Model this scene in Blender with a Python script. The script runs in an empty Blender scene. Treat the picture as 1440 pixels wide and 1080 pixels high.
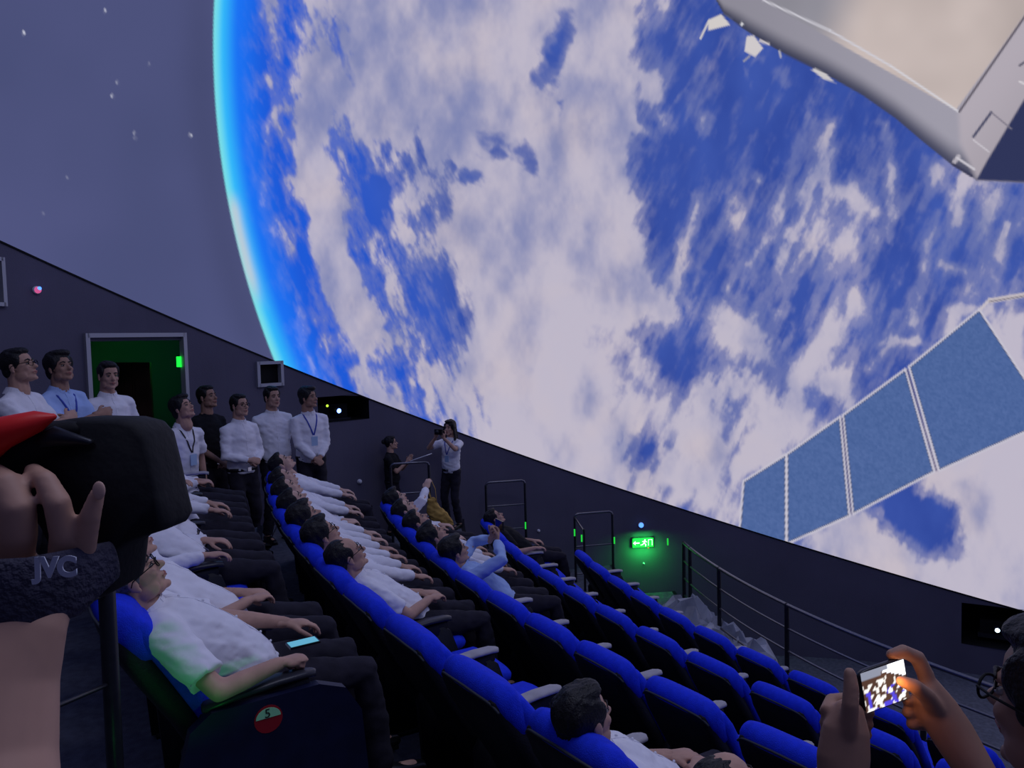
import bpy, bmesh, math, random
import numpy as np
from mathutils import Vector, Matrix, Euler
random.seed(7); rng = np.random.default_rng(7)
SC = bpy.context.scene; COL = SC.collection
# ------------------------------------------------------------------ camera, world, exposure
EZ = 5.4                       # eye height above the lowest floor
FPX = 1081.0; PIT = -.058; ROL = -.025
CP, SP, CR, SR = math.cos(PIT), math.sin(PIT), math.cos(ROL), math.sin(ROL)
right = Vector((CR, -SR*-SP*-1, 0))
def ray(px, py):
    X = (px-720)/FPX; U = (540-py)/FPX
    x = CR*X-SR*U; u = SR*X+CR*U
    return Vector((x, CP-SP*u, SP+CP*u))
cam = bpy.data.cameras.new('camera'); cam.sensor_width = 36; cam.lens = FPX/1440*36; cam.clip_start = .02
co = bpy.data.objects.new('camera', cam); COL.objects.link(co); SC.camera = co
fw = ray(720, 540); rt = ray(720+FPX, 540)-fw; up = ray(720, 540-FPX)-fw
M = Matrix((rt, up, -fw)).transposed().to_4x4(); M.translation = (0, 0, EZ); co.matrix_world = M
cam.dof.use_dof = False
W = bpy.data.worlds.new('world'); SC.world = W; W.use_nodes = True
W.node_tree.nodes['Background'].inputs[0].default_value = (.02, .02, .03, 1)
W.node_tree.nodes['Background'].inputs[1].default_value = .2
SC.view_settings.view_transform = 'Standard'; SC.view_settings.look = 'None'
SC.view_settings.exposure = 0; SC.view_settings.gamma = 1
DOME_GAIN = 1.0

def lamp(name, kind, loc, power, col, size=.1, rot=None, spot=None):
    l = bpy.data.lights.new(name, kind); l.energy = power; l.color = col
    if kind == 'AREA': l.size = size
    else: l.shadow_soft_size = size
    if spot: l.spot_size = spot; l.spot_blend = .6
    o = bpy.data.objects.new(name, l); COL.objects.link(o); o.location = loc
    if rot is not None: o.rotation_euler = rot
    return o
def at(px, py, d):             # world point at depth d along the view axis
    r = ray(px, py); return r*(d/r.dot(fw))+Vector((0, 0, EZ))
def at_z(px, py, z):           # world point on the level z (relative to the eye)
    r = ray(px, py); return r*(z/r.z)+Vector((0, 0, EZ))
def pix(P):
    q = P-Vector((0, 0, EZ)); d = q.dot(fw)
    return 720+FPX*q.dot(rt)/d, 540-FPX*q.dot(up)/d, d
def lin(r, g, b):
    f = lambda c: (c/255/12.92) if c <= 10 else ((c/255+.055)/1.055)**2.4
    return (f(r), f(g), f(b))
# added fill light high under the dome, brightens shirts and skin
hl = lamp('fill_light', 'AREA', (2.2, 1.8, EZ+6.3), 165, (.72, .76, 1), 4.0, (math.radians(-8), math.radians(10), 0))
# ------------------------------------------------------------------ materials
def mat(name, col, rough=.7, metal=0, noise=0, scale=20, bump=0, emit=None, es=1, sheen=0, bscale=None, spec=.3):
    m = bpy.data.materials.new(name); m.use_nodes = True; nt = m.node_tree; b = nt.nodes['Principled BSDF']
    b.inputs['Base Color'].default_value = (*col, 1); b.inputs['Roughness'].default_value = rough
    b.inputs['Metallic'].default_value = metal; b.inputs['Specular IOR Level'].default_value = spec
    if sheen: b.inputs['Sheen Weight'].default_value = sheen; b.inputs['Sheen Tint'].default_value = (*col, 1)
    if emit: b.inputs['Emission Color'].default_value = (*emit, 1); b.inputs['Emission Strength'].default_value = es
    tc = nt.nodes.new('ShaderNodeTexCoord')
    if noise:
        n = nt.nodes.new('ShaderNodeTexNoise'); n.inputs['Scale'].default_value = scale; n.inputs['Detail'].default_value = 4
        nt.links.new(tc.outputs['Object'], n.inputs['Vector'])
        r = nt.nodes.new('ShaderNodeValToRGB')
        r.color_ramp.elements[0].position = .3; r.color_ramp.elements[1].position = .7
        r.color_ramp.elements[0].color = (*[c*(1-noise) for c in col], 1)
        r.color_ramp.elements[1].color = (*[min(1, c*(1+noise)) for c in col], 1)
        nt.links.new(n.outputs['Fac'], r.inputs['Fac']); nt.links.new(r.outputs['Color'], b.inputs['Base Color'])
    if bump:
        n2 = nt.nodes.new('ShaderNodeTexNoise'); n2.inputs['Scale'].default_value = bscale or scale*3
        nt.links.new(tc.outputs['Object'], n2.inputs['Vector'])
        bp = nt.nodes.new('ShaderNodeBump'); bp.inputs['Strength'].default_value = bump; bp.inputs['Distance'].default_value = .01
        nt.links.new(n2.outputs['Fac'], bp.inputs['Height']); nt.links.new(bp.outputs['Normal'], b.inputs['Normal'])
    return m
MT = dict(
 skin=mat('skin', (.50, .29, .21), .55, noise=.12, scale=14), skin_dark=mat('skin_tan', (.36, .20, .14), .55, noise=.12, scale=14),
 skin_pale=mat('skin_pale', (.60, .38, .29), .55, noise=.1, scale=14),
 hair=mat('black_hair', (.010, .009, .010), .5, noise=.5, scale=60, bump=.5, bscale=120),
 hair_grey=mat('grey_hair', (.10, .10, .11), .55, noise=.5, scale=60, bump=.5, bscale=120),
 white=mat('white_shirt', (.80, .79, .84), .85, noise=.04, scale=9, bump=.25, bscale=18),
 lblue=mat('light_blue_shirt', (.38, .52, .85), .85, noise=.05, scale=9, bump=.25, bscale=18),
 black_cloth=mat('black_cloth', (.008, .008, .011), .9, noise=.3, scale=14, bump=.3, bscale=20),
 trouser=mat('dark_trousers', (.016, .014, .024), .9, noise=.3, scale=12, bump=.3, bscale=18),
 tan=mat('tan_cloth', (.45, .28, .07), .85, noise=.2, scale=9),
 shoe=mat('black_leather', (.010, .010, .010), .3),
 belt=mat('belt_leather', (.012, .01, .012), .4),
 metal=mat('dark_metal', (.035, .036, .045), .38, metal=.7, noise=.15, scale=30),
 rail=mat('brushed_rail', (.16, .16, .19), .3, metal=.9, noise=.1, scale=40),
 chrome=mat('chrome', (.6, .6, .65), .25, metal=1),
 seat=mat('blue_velour', (.010, .040, .78), .85, noise=.12, scale=35, bump=.35, bscale=260, sheen=.25),
 shell=mat('black_plastic_shell', (.009, .009, .014), .6, noise=.2, scale=25, bump=.2, bscale=150),
 piping=mat('grey_piping', (.04, .045, .055), .6),
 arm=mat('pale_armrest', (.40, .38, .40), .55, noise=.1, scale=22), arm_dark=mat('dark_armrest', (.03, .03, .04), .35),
 floor=mat('carpet_floor', (.11, .12, .155), .9, noise=.25, scale=18, bump=.5, bscale=160),
 wall=mat('felt_wall', (.110, .103, .150), .9, noise=.10, scale=1.3, bump=.2, bscale=80),
 wallr=mat('dark_felt_wall', (.060, .058, .080), .92, noise=.12, scale=1.3, bump=.2, bscale=80),
 frame=mat('pale_metal_frame', (.42, .42, .46), .4, metal=.3),
 black=mat('matt_black', (.004, .004, .005), .8), dglass=mat('dark_glass', (.004, .005, .008), .08, spec=.8),
 wood=mat('dark_wood_door', (.028, .012, .010), .5, noise=.4, scale=5), corr=mat('corridor_paint', (.3, .32, .3), .8),
 red=mat('red_rubber', (.75, .015, .012), .45, noise=.15, scale=14), cam=mat('camcorder_black', (.005, .005, .007), .8, noise=.15, scale=40, bump=.1),
 strap=mat('grip_strap', (.045, .042, .07), .75, noise=.25, scale=40, bump=.4, bscale=260), paper=mat('white_paper', (.75, .75, .78), .8),
 logo=mat('silver_print', (.50, .52, .62), .4), sticker=mat('pale_green_sticker', (.35, .85, .45), .5), ink=mat('black_ink', (.02, .03, .02), .6),
 redst=mat('red_sticker', (.35, .01, .02), .5), lanyard=mat('blue_lanyard', (.03, .06, .40), .6), card=mat('badge_card', (.40, .55, .75), .4),
 sheet=mat('grey_sheet', (.34, .36, .42), .5, noise=.2, scale=5), eye=mat('eye_white', (.30, .27, .26), .25), iris=mat('dark_iris', (.01, .008, .006), .15),
 lips=mat('lips', (.36, .13, .11), .5), lens=mat('lens_glass', (.02, .02, .03), .05, spec=.9), phone=mat('phone_case', (.015, .015, .018), .3),
 phone_teal=mat('phone_screen_glow', (.05, .2, .25), .3, emit=(.12, .42, .55), es=.8), ball=mat('white_plastic', (.75, .75, .8), .3))
def glow(name, col, s): return mat(name, (.0, .0, .0), .6, emit=col, es=s)
MT['g_green'] = glow('exit_green', (.01, 1, .05), 1.6); MT['g_white'] = glow('exit_white_green', (.45, 1, .5), 3.0)
MT['g_blue'] = glow('projector_blue', (.12, .22, 1), 7); MT['g_lens'] = glow('projector_white', (.6, .8, 1), 7)
MT['g_led'] = glow('blue_led', (.08, .25, 1), 2.2); MT['g_red'] = glow('red_led', (1, .05, .03), 1.6); MT['g_pink'] = glow('pink_led', (.75, .12, .35), .8)
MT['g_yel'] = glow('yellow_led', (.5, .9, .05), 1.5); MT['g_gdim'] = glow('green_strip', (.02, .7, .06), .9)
# ------------------------------------------------------------------ object helpers
def tag(o, label=None, cat=None, group=None, kind=None):
    for k, v in (('label', label), ('category', cat), ('group', group), ('kind', kind)):
        if v: o[k] = v
    return o
def mk(name, me, m=None, parent=None, loc=None):
    o = bpy.data.objects.new(name, me); COL.objects.link(o)
    if m is not None and me is not None and not me.materials:
        for x in (m if isinstance(m, (list, tuple)) else [m]): me.materials.append(x)
    if parent is not None: o.parent = parent
    if loc is not None: o.location = loc
    return o
def empty(name, loc=(0, 0, 0), rz=0):
    o = bpy.data.objects.new(name, None); COL.objects.link(o); o.location = loc; o.rotation_euler = (0, 0, rz); o.empty_display_size = .1
    return o
class MB:                      # collects verts and faces for ONE mesh
    def __init__(s): s.v = []; s.f = []; s.mi = []; s.cur = 0
    def add(s, vs, fs):
        b = len(s.v); s.v += [tuple(v) for v in vs]; s.f += [tuple(i+b for i in f) for f in fs]; s.mi += [s.cur]*len(fs)
        return s
    def box(s, c, h, R=None):
        R = R or Matrix.Identity(3); c = Vector(c)
        vs = [c+R@Vector((sx*h[0], sy*h[1], sz*h[2])) for sx in (-1, 1) for sy in (-1, 1) for sz in (-1, 1)]
        return s.add(vs, [(0, 1, 3, 2), (4, 6, 7, 5), (0, 4, 5, 1), (2, 3, 7, 6), (0, 2, 6, 4), (1, 5, 7, 3)])
    def rings(s, rs, cap=True):
        n = len(rs[0]); vs = [p for r in rs for p in r]; fs = []
        for i in range(len(rs)-1):
            for k in range(n):
                k2 = (k+1) % n; fs.append((i*n+k, i*n+k2, (i+1)*n+k2, (i+1)*n+k))
        if cap: fs.append(tuple(range(n))[::-1]); fs.append(tuple((len(rs)-1)*n+k for k in range(n)))
        return s.add(vs, fs)
    def tube(s, pts, rad, side=None, n=12, round_=True):   # rad: list of r or (a,b); a lies along side
        pts = [Vector(p) for p in pts]; rad = [r if isinstance(r, tuple) else (r, r) for r in rad]
        P, Rr = list(pts), list(rad)
        if round_:
            for end in (0, -1):
                d = (pts[0]-pts[1]) if end == 0 else (pts[-1]-pts[-2]); d.normalize(); a, b = rad[end]; r = min(a, b)
                ex = [(pts[end]+d*r*math.sin(t), (a*math.cos(t) if a == b else a-(1-math.cos(t))*r*1.2, b*math.cos(t))) for t in (.5, .95, 1.3, 1.5)]
                if end == 0: P = [e[0] for e in ex[::-1]]+P; Rr = [e[1] for e in ex[::-1]]+Rr
                else: P = P+[e[0] for e in ex]; Rr = Rr+[e[1] for e in ex]
        rs = []; prev = Vector(side) if side is not None else None
        for i, p in enumerate(P):
            d = (P[min(i+1, len(P)-1)]-P[max(i-1, 0)]).normalized()
            if prev is None: prev = d.orthogonal()
            u = (prev-d*prev.dot(d))
            u = u.normalized() if u.length > 1e-4 else d.orthogonal().normalized()
            if side is None: prev = u
            w = d.cross(u); a, b = Rr[i]
            rs.append([p+u*a*math.cos(2*math.pi*k/n)+w*b*math.sin(2*math.pi*k/n) for k in range(n)])
        return s.rings(rs)
    def ell(s, c, r, R=None, nu=16, nv=10):
        c = Vector(c); R = R or Matrix.Identity(3); rs = []
        for i in range(nv+1):
            t = math.pi*(i/nv) if 0 < i < nv else (.03 if i == 0 else math.pi-.03)
            rs.append([c+R@Vector((r[0]*math.sin(t)*math.cos(2*math.pi*k/nu), r[1]*math.sin(t)*math.sin(2*math.pi*k/nu), -r[2]*math.cos(t))) for k in range(nu)])
        return s.rings(rs)
    def mesh(s, name='mesh', smooth=True, M=None):
        me = bpy.data.meshes.new(name); me.from_pydata([tuple((M@Vector(v)) if M else v) for v in s.v], [], s.f)
        if any(s.mi): me.polygons.foreach_set('material_index', s.mi)
        if smooth: me.polygons.foreach_set('use_smooth', [True]*len(me.polygons))
        me.update(); return me
    def build(s, name, m, parent=None, smooth=True, loc=None): return mk(name, s.mesh(name, smooth), m, parent, loc)
def text(name, body, size, m, parent, loc, rot, ext=.0006, bold=0):
    c = bpy.data.curves.new(name, 'FONT'); c.body = body; c.size = size; c.extrude = ext; c.offset = bold; o = bpy.data.objects.new(name, c); COL.objects.link(o)
    dg = bpy.context.evaluated_depsgraph_get(); me = bpy.data.meshes.new_from_object(o.evaluated_get(dg)); bpy.data.objects.remove(o); me.materials.clear()
    q = mk(name, me, m, parent, loc); q.rotation_euler = rot; return q
def modmesh(me, mods):         # run modifiers on a mesh, return vertices and faces
    o = bpy.data.objects.new('tmp', me); COL.objects.link(o)
    for t, kw in mods:
        m = o.modifiers.new(t, t)
        for k, v in kw.items(): setattr(m, k, v)
    dg = bpy.context.evaluated_depsgraph_get(); dg.update()
    out = bpy.data.meshes.new_from_object(o.evaluated_get(dg)); bpy.data.objects.remove(o)
    return out
def remesh(mb, vox, sm=4, smooth_f=.5):
    me = modmesh(mb.mesh(), [('REMESH', dict(mode='VOXEL', voxel_size=vox, use_smooth_shade=True)), ('SMOOTH', dict(factor=smooth_f, iterations=sm))])
    return me
def vf(me, M=None):
    n = len(me.vertices); a = np.empty(n*3, np.float32); me.vertices.foreach_get('co', a); a = a.reshape(-1, 3)
    if M is not None:
        Mx = np.array(M); a = a@Mx[:3, :3].T+Mx[:3, 3]
    return a, [tuple(p.vertices) for p in me.polygons]
def joinmesh(name, parts):     # list of (mesh, matrix)
    V, F, b = [], [], 0
    for me, M in parts:
        a, f = vf(me, M); V.append(a); F += [tuple(i+b for i in q) for q in f]; b += len(a)
    me = bpy.data.meshes.new(name); me.from_pydata(np.concatenate(V).tolist(), [], F)
    me.polygons.foreach_set('use_smooth', [True]*len(me.polygons)); me.update(); return me
# ------------------------------------------------------------------ value noise
class Noise:
    def __init__(s, seed): s.g = np.random.default_rng(seed).random((256, 256)).astype(np.float32)
    def n(s, x, y):
        xi = np.floor(x).astype(int); yi = np.floor(y).astype(int); fx = x-xi; fy = y-yi
        fx = fx*fx*(3-2*fx); fy = fy*fy*(3-2*fy); g = s.g
        a = g[xi & 255, yi & 255]; b = g[(xi+1) & 255, yi & 255]; c = g[xi & 255, (yi+1) & 255]; d = g[(xi+1) & 255, (yi+1) & 255]
        return (a*(1-fx)+b*fx)*(1-fy)+(c*(1-fx)+d*fx)*fy
    def fbm(s, x, y, o=5, g=.55):
        t = 0; a = 1; w = 0
        for i in range(o): t = t+a*s.n(x*2**i+17*i, y*2**i+31*i); w += a; a *= g
        return t/w
# ------------------------------------------------------------------ the dome and its film picture
OX, OY, OZ, RD, TA, TB = 3.663, 3.318, -.995, 9.36, .350, .238
DN = Vector((TA, TB, 1)).normalized(); E1 = Vector((1, 0, -TA)).normalized(); E2 = DN.cross(E1)
E_ = math.exp
def sstep(a, b, x): t = np.clip((x-a)/(b-a), 0, 1); return t*t*(3-2*t)
def seg(X, Y, x0, y0, x1, y1):
    dx, dy = x1-x0, y1-y0; t = np.clip(((X-x0)*dx+(Y-y0)*dy)/(dx*dx+dy*dy+1e-9), 0, 1)
    return np.hypot(X-x0-t*dx, Y-y0-t*dy)
def poly_sd(X, Y, P):          # >0 inside a convex polygon (clockwise on screen), distance to the nearest edge
    s = None
    for (x0, y0), (x1, y1) in zip(P, P[1:]+P[:1]):
        l = math.hypot(x1-x0, y1-y0); d = ((x1-x0)*(Y-y0)-(y1-y0)*(X-x0))/l; s = d if s is None else np.minimum(s, d)
    return s
# strokes of cloud: polyline, radius, weight  (frame of the film picture)
STROKES = [
 ([(375,-40),(392,70),(385,110)],17,.75),([(455,-60),(445,60),(432,140)],26,.6),([(445,100),(430,190),(440,270),(462,350),(500,430),(512,470)],29,1.55),
 ([(520,-40),(520,90),(560,160)],50,.8),([(620,-60),(620,60),(600,130)],75,.9),([(720,-80),(700,60),(680,150)],75,.9),([(845,-80),(850,30),(835,130),(820,230)],42,1.1),
 ([(480,130),(560,160),(560,200)],45,.6),([(640,170),(760,300)],55,.8),([(780,160),(760,240)],25,.6),([(680,320),(760,400),(700,460)],85,1.3),([(800,300),(830,400)],60,1.2),
 ([(700,480),(780,560),(800,640)],80,1.3),([(640,330),(650,420),(680,520),(760,640)],30,.8),([(850,200),(860,300),(850,380)],30,.9),([(800,620),(870,740)],60,1.1),
 ([(590,240),(565,300),(555,380),(580,450),(640,560),(650,600)],17,.65),([(548,340),(560,470),(640,560)],20,.55),([(500,280),(520,330),(530,380)],9,.5),
 ([(560,200),(600,250),(580,320)],24,.55),([(380,160),(372,230),(368,280)],10,.75),([(392,320),(405,345),(402,360)],13,.85),([(352,180),(350,260),(352,310)],8,.55),([(337,300),(345,360),(352,390)],9,.6),
 ([(358,90),(352,150),(360,210)],10,.45),([(366,60),(366,150)],9,.35),([(375,400),(372,420)],8,.55),([(400,390),(420,440),(432,500)],14,.42),([(428,450),(440,530)],8,.5),([(450,480),(470,520),(490,560)],9,.5),
 ([(500,520),(525,545),(550,570)],15,1.1),([(530,530),(560,575)],14,.7),([(455,440),(500,540)],10,.4),([(610,520),(640,570)],26,.75),
 ([(915,115),(922,135)],16,.75),([(925,150),(935,172)],9,.55),([(880,165),(910,182)],11,.7),([(1000,165),(998,180)],11,.75),([(935,10),(938,-40)],9,.75),([(1095,108),(1108,112)],8,.6),
 ([(1068,86),(1058,88)],6,.5),([(1044,95),(1058,125)],4,.5),([(955,143),(960,128)],5,.4),([(1060,250),(1062,255)],7,.7),([(985,280),(965,350),(950,400)],9,.5),([(1010,270),(1040,290),(1030,320)],15,.6),
 ([(1125,200),(1100,270),(1085,330)],11,.55),([(1170,185),(1140,260),(1120,330)],12,.6),([(1160,200),(1165,260),(1210,290)],17,.7),([(1190,270),(1230,300)],15,.65),([(1240,170),(1255,240),(1250,330)],8,.6),
 ([(1140,330),(1200,350)],24,.45),([(1080,330),(1060,355),(1050,370)],7,.7),([(1150,120),(1140,190)],14,.4),([(1290,200),(1310,240)],7,.3),
 ([(1320,240),(1345,280),(1350,310)],18,.85),([(1360,250),(1352,300)],12,.7),([(1320,300),(1300,380),(1280,460)],8,.5),([(1325,368),(1355,380)],8,.8),([(1420,320),(1405,370)],8,.7),([(1350,410),(1365,420)],14,.5),
 ([(880,330),(900,400),(930,440)],24,.75),([(870,430),(890,480)],36,.55),([(955,330),(950,400),(975,440)],10,.5),([(1020,400),(1040,425)],9,.55),([(1015,440),(1060,500)],24,.75),([(1100,350),(1095,440)],12,.5),
 ([(1200,420),(1160,480),(1120,530)],18,.8),([(1260,440),(1240,480),(1290,480)],6,.6),([(1225,510),(1250,480)],7,.5),([(1060,540),(1100,600)],30,.7),([(1120,560),(1150,620)],24,.7),([(1180,540),(1200,560)],16,.55),
 ([(900,520),(940,560)],22,.5),([(920,580),(980,620)],34,.75),([(990,560),(1000,640),(990,700)],30,.75),([(940,640),(960,690)],24,.7),([(1080,610),(1040,660),(1090,640)],15,1.),([(880,600),(890,660)],24,.55),
 ([(1330,470),(1345,440),(1390,440)],12,.7),([(1400,480),(1430,540)],20,.8),([(1420,450),(1440,520)],18,.7),
 ([(1160,770),(1220,740)],30,.85),([(1230,780),(1400,860)],50,1.1),([(1370,640),(1440,780)],60,1.1),([(1300,690),(1350,640)],26,.9),([(1440,640),(1500,800)],80,1.2),([(1240,720),(1262,760)],10,.7),([(1300,735),(1310,750)],5,.5),
 ([(1560,200),(1700,500)],120,.8),([(1100,-200),(1300,-400),(1500,-300)],160,.9),([(700,-400),(900,-250)],160,.8),([(500,-400),(560,-200)],80,.7),([(1900,100),(2000,500)],180,.8),([(1600,-500),(2000,-400)],200,.7)]
HOLES = [([(800,40),(765,110)],17,.9),([(735,215),(745,235)],13,.8),([(660,250),(672,252)],12,1.),([(700,215),(708,222)],9,.7),([(790,145),(792,155)],9,.5),([(590,130),(596,170)],14,.35),([(655,110),(650,125)],10,.3),
 ([(700,215),(720,220)],24,.35),([(535,260),(525,300)],14,.8),([(610,380),(620,480)],22,.7),([(835,560),(862,600)],16,.3),([(650,450),(640,480)],20,.6),([(1270,700),(1320,760)],34,1.2),([(890,480),(930,500)],18,.4),([(820,270),(880,275)],5,.3),
 ([(1290,720),(1330,735)],24,.8),([(870,620),(895,640)],20,.4),([(760,-30),(735,20)],22,.25),([(905,620),(900,640)],14,.6),([(550,200),(580,240)],12,.5),([(640,240),(625,290)],12,.5)]
COVER = [                      # cloud cover of the film picture, tenths, cells of 50
 '03578999888920000000012', '01568999978811000100011', '01479988978841000000012', '11359977868834110110112', '11264565658600001230232', '11352653678701123543154',
 '31272347999702313552344', '31163446999732324441333', '13154345999763333132214', '02233345997731453433356', '01234456997621445722345', '00134467999644576323345',
 '00012479999647566555566', '00001469996576723455788', '00000355566555665552489', '00000335556566666674799', '00000335556666666778999', '00000335556666667778999']
def cover(X, Y):
    g = np.array([[int(c) for c in r] for r in COVER], float)/9; g = np.pad(g, 2, mode='edge')
    fx = np.clip((X-325)/50+2, 1, g.shape[1]-2.001); fy = np.clip((Y-25)/50+2, 1, g.shape[0]-2.001)
    xi = fx.astype(int); yi = fy.astype(int); fx = fx-xi; fy = fy-yi; fx = fx*fx*(3-2*fx)*.6+fx*.4; fy = fy*fy*(3-2*fy)*.6+fy*.4
    return (g[yi, xi]*(1-fx)+g[yi, xi+1]*fx)*(1-fy)+(g[yi+1, xi]*(1-fx)+g[yi+1, xi+1]*fx)*fy
def film_colour(X, Y):
    nz = Noise(3); nz2 = Noise(11); nz3 = Noise(29)
    wx = X+20*(nz2.fbm(X/70, Y/80, 4)-.5)+9*(nz.fbm(X/14, Y/17, 3)-.5); wy = Y+30*(nz3.fbm(X/70+9, Y/80, 4)-.5)+9*(nz2.fbm(X/14+5, Y/17, 3)-.5)
    S = np.zeros_like(X); Hh = np.zeros_like(X)
    for pl, r, w in STROKES:
        d = np.min([seg(wx, wy, *a, *b) for a, b in zip(pl, pl[1:])], axis=0); S = np.maximum(S, w*np.exp(-(d/(r*1.05))**2))
    for pl, r, w in HOLES:
        d = np.min([seg(wx, wy, *a, *b) for a, b in zip(pl, pl[1:])], axis=0); Hh = np.maximum(Hh, w*np.exp(-(d/(r*1.05))**2))
    G = cover(X+.6*(wx-X), Y+.6*(wy-Y))
    D = .78*G+.66*S-.70*Hh
    tilt = X+.28*Y*np.sign(X-700)*.5
    L_ = sstep(900, 600, X)                                                     # finer flecks on the left side
    det = nz.fbm((X+.30*Y*(1-L_)-.22*Y*L_)/(26-10*L_), Y/(60-16*L_), 5, .60); puff = nz3.fbm(wx/15, wy/19, 4, .6)
    st = nz2.fbm((X+.45*Y*(1-L_)-.45*Y*L_)/(13-5*L_)+70, Y/(48-18*L_), 3, .6)
    k = np.clip(1.2-1.05*np.abs(D-.5), .18, 1.1)*(1-.22*(1-L_))
    A = D+.05*(1-L_)+(det-.5)*1.25*k+(puff-.5)*.55*k+(st-.5)*.60*k*(1-.5*sstep(.9, 1.3, D))
    al = sstep(.20, .92, A)**1.1*.97
    al = np.maximum(al, (.38+.10*(1-L_))*sstep(.02, .55, A+.25*(st-.5)))
    sh = nz3.fbm(X/46+3, Y/80, 5, .55)*.6+det*.4
    s = sstep(.26, .66, sh+.30*(al-.85)+.12*sstep(200, 520, Y)-.06-.35*(det-.5))
    cl = np.array(lin(126, 133, 178))[None]*(1-s)[:, None]+np.array(lin(192, 185, 201))[None]*s[:, None]
    warm = (nz.fbm(X/90+40, Y/90, 3)-.5).clip(0, .3)[:, None]*np.array([.25, .12, -.1]); cl = cl*(1+warm)
    oc = nz2.fbm(X/60, Y/110, 4)[:, None]
    rl = np.hypot(X-1507, Y-60); e = 1207-rl                                       # distance inside the limb
    ocean = np.array(lin(42, 66, 150))*(1-oc)+np.array(lin(66, 92, 176))*oc
    lf = sstep(60, 330, e)[:, None]; ocean = np.array(lin(26, 88, 214))*(1-lf)+ocean*lf
    c = ocean*(1-al)[:, None]+cl*al[:, None]
    # atmosphere band
    k1 = (1-sstep(26, 80, e))[:, None]*.9; c = c*(1-k1)+np.array(lin(24, 116, 246))*k1
    k2 = (1-sstep(6, 36, e))[:, None]; c = c*(1-k2)+np.array(lin(52, 190, 250))*k2
    k3 = (1-sstep(0, 15, e))[:, None]*.85; c = c*(1-k3)+np.array(lin(128, 226, 226))*k3
    hz = np.exp(-((e-7)/8)**2)*sstep(262, 300, Y)*(1-sstep(380, 440, Y)); c = c*(1-.7*hz[:, None])+np.array(lin(205, 200, 205))*.7*hz[:, None]
    sp = nz.fbm(X/200, Y/200, 3)[:, None]
    space = np.array(lin(70, 76, 116))*(1-sp)+np.array(lin(82, 86, 130))*sp
    dk = np.exp(-((e+18)/26)**2)[:, None]; space = space*(1-.14*dk)
    ins = sstep(-1.5, 1.5, e)[:, None]; c = space*(1-ins)+c*ins
    for sx, sy, sb in ((33,46,.7),(148,15,.45),(165,116,.3),(158,135,.6),(268,190,.8),(189,187,.3),(190,194,.25),(95,250,.15),(60,300,.12),(210,90,.12)):
        g = sb*np.exp(-((X-sx)**2+(Y-sy)**2)/2.6)[:, None]; c = c+g
    # spacecraft hull
    def put(c, sd, col, soft=1.3):
        k = sstep(-soft, soft, sd)[:, None]; return c*(1-k)+col*k
    lo = [(990,-60),(1007,0),(1018,20),(1053,46),(1103,76),(1160,104),(1213,134),(1260,167),(1300,201),(1336,230),(1373,253),(1440,257),(1560,262)]
    yl = np.interp(X, [p[0] for p in lo], [p[1] for p in lo]); hull = np.where((X > 985) & (X < 1760) & (Y > -330), (yl-Y)*.8, -50)
    e2 = [(1040,-16),(1073,0),(1167,43),(1253,93),(1348,157)]; y2 = np.interp(X, [p[0] for p in e2], [p[1] for p in e2])
    t = np.clip((yl-Y)/np.maximum(yl-y2, 1), 0, 1)
    body = np.array(lin(64, 66, 88))[None]*(1-sstep(.0, .5, t))[:, None]+np.array(lin(150, 147, 160))[None]*sstep(.0, .5, t)[:, None]
    gr = sstep(1000, 1330, X)[:, None]; body = body*(.86+.25*gr)
    c = put(c, hull, body)
    pan = np.minimum(poly_sd(X, Y, [(1073,0),(760,-150),(1420,-600),(1900,-640),(1440,24),(1348,157)][:0] or [(1348,157),(1060,-7),(1100,-330),(1700,-330),(1440,24)]), hull)
    g2 = sstep(1150, 1240, X+.4*Y)[:, None]; pc = np.array(lin(142, 140, 150))*(1-g2)+np.array(lin(196, 182, 178))*g2
    g3 = sstep(1330, 1430, X-Y*.4)[:, None]; pc = pc*(1-.18*g3)
    c = put(c, pan, pc*(.9+.2*nz.fbm(X/60, Y/60, 2)[:, None]))
    rf = np.minimum(poly_sd(X, Y, [(1440,24),(1700,-330),(1780,262),(1373,253),(1350,200),(1348,157)]), hull)
    c = put(c, np.where(X > 1700, -9, rf), np.array(lin(176, 168, 178))*(1.0-.25*sstep(0, 60, np.abs((X-1348)*.5+(Y-157)*.4))[:, None]*.5), 6)
    dkp = np.minimum(poly_sd(X, Y, [(1373,253),(1388,226),(1440,140),(1600,60),(1600,262)]), hull); c = put(c, dkp, np.array(lin(46, 52, 88)), 2)
    for a, b, w, col in (((1073,0),(1167,43),1.3,(205,203,212)),((1167,43),(1253,93),1.3,(205,203,212)),((1253,93),(1348,157),1.3,(210,208,215)),((1349,157),(1442,22),1.5,(90,84,96)),
        ((1369,192),(1394,158),1.8,(70,72,98)),((1394,158),(1422,181),1.0,(120,115,130)),((1369,197),(1390,213),.8,(205,200,208)),((1342,228),(1348,220),3,(175,170,180)),((1346,222),(1370,238),1.6,(200,196,205)),
        ((1340,231),(1366,247),2.0,(60,60,84)),((985,54),(997,29),1.4,(205,200,200)),((1046,86),(1054,79),1.3,(150,150,165)),((1069,57),(1081,62),1.6,(205,198,198)),((1096,72),(1098,80),1.4,(170,170,185)),((1017,20),(1030,26),1.2,(80,84,110)),
        ((1434,115),(1446,120),1.2,(215,210,215)),((1434,92),(1446,84),1.6,(90,88,104)),((1377,437),(1392,421),2.2,(196,188,196)),((1392,423),(1480,408),3.4,(192,184,190)),((1392,424),(1480,410),.8,(110,104,116))):
        c = put(c, w-seg(X, Y, *a, *b), np.array(lin(*col)))
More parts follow.
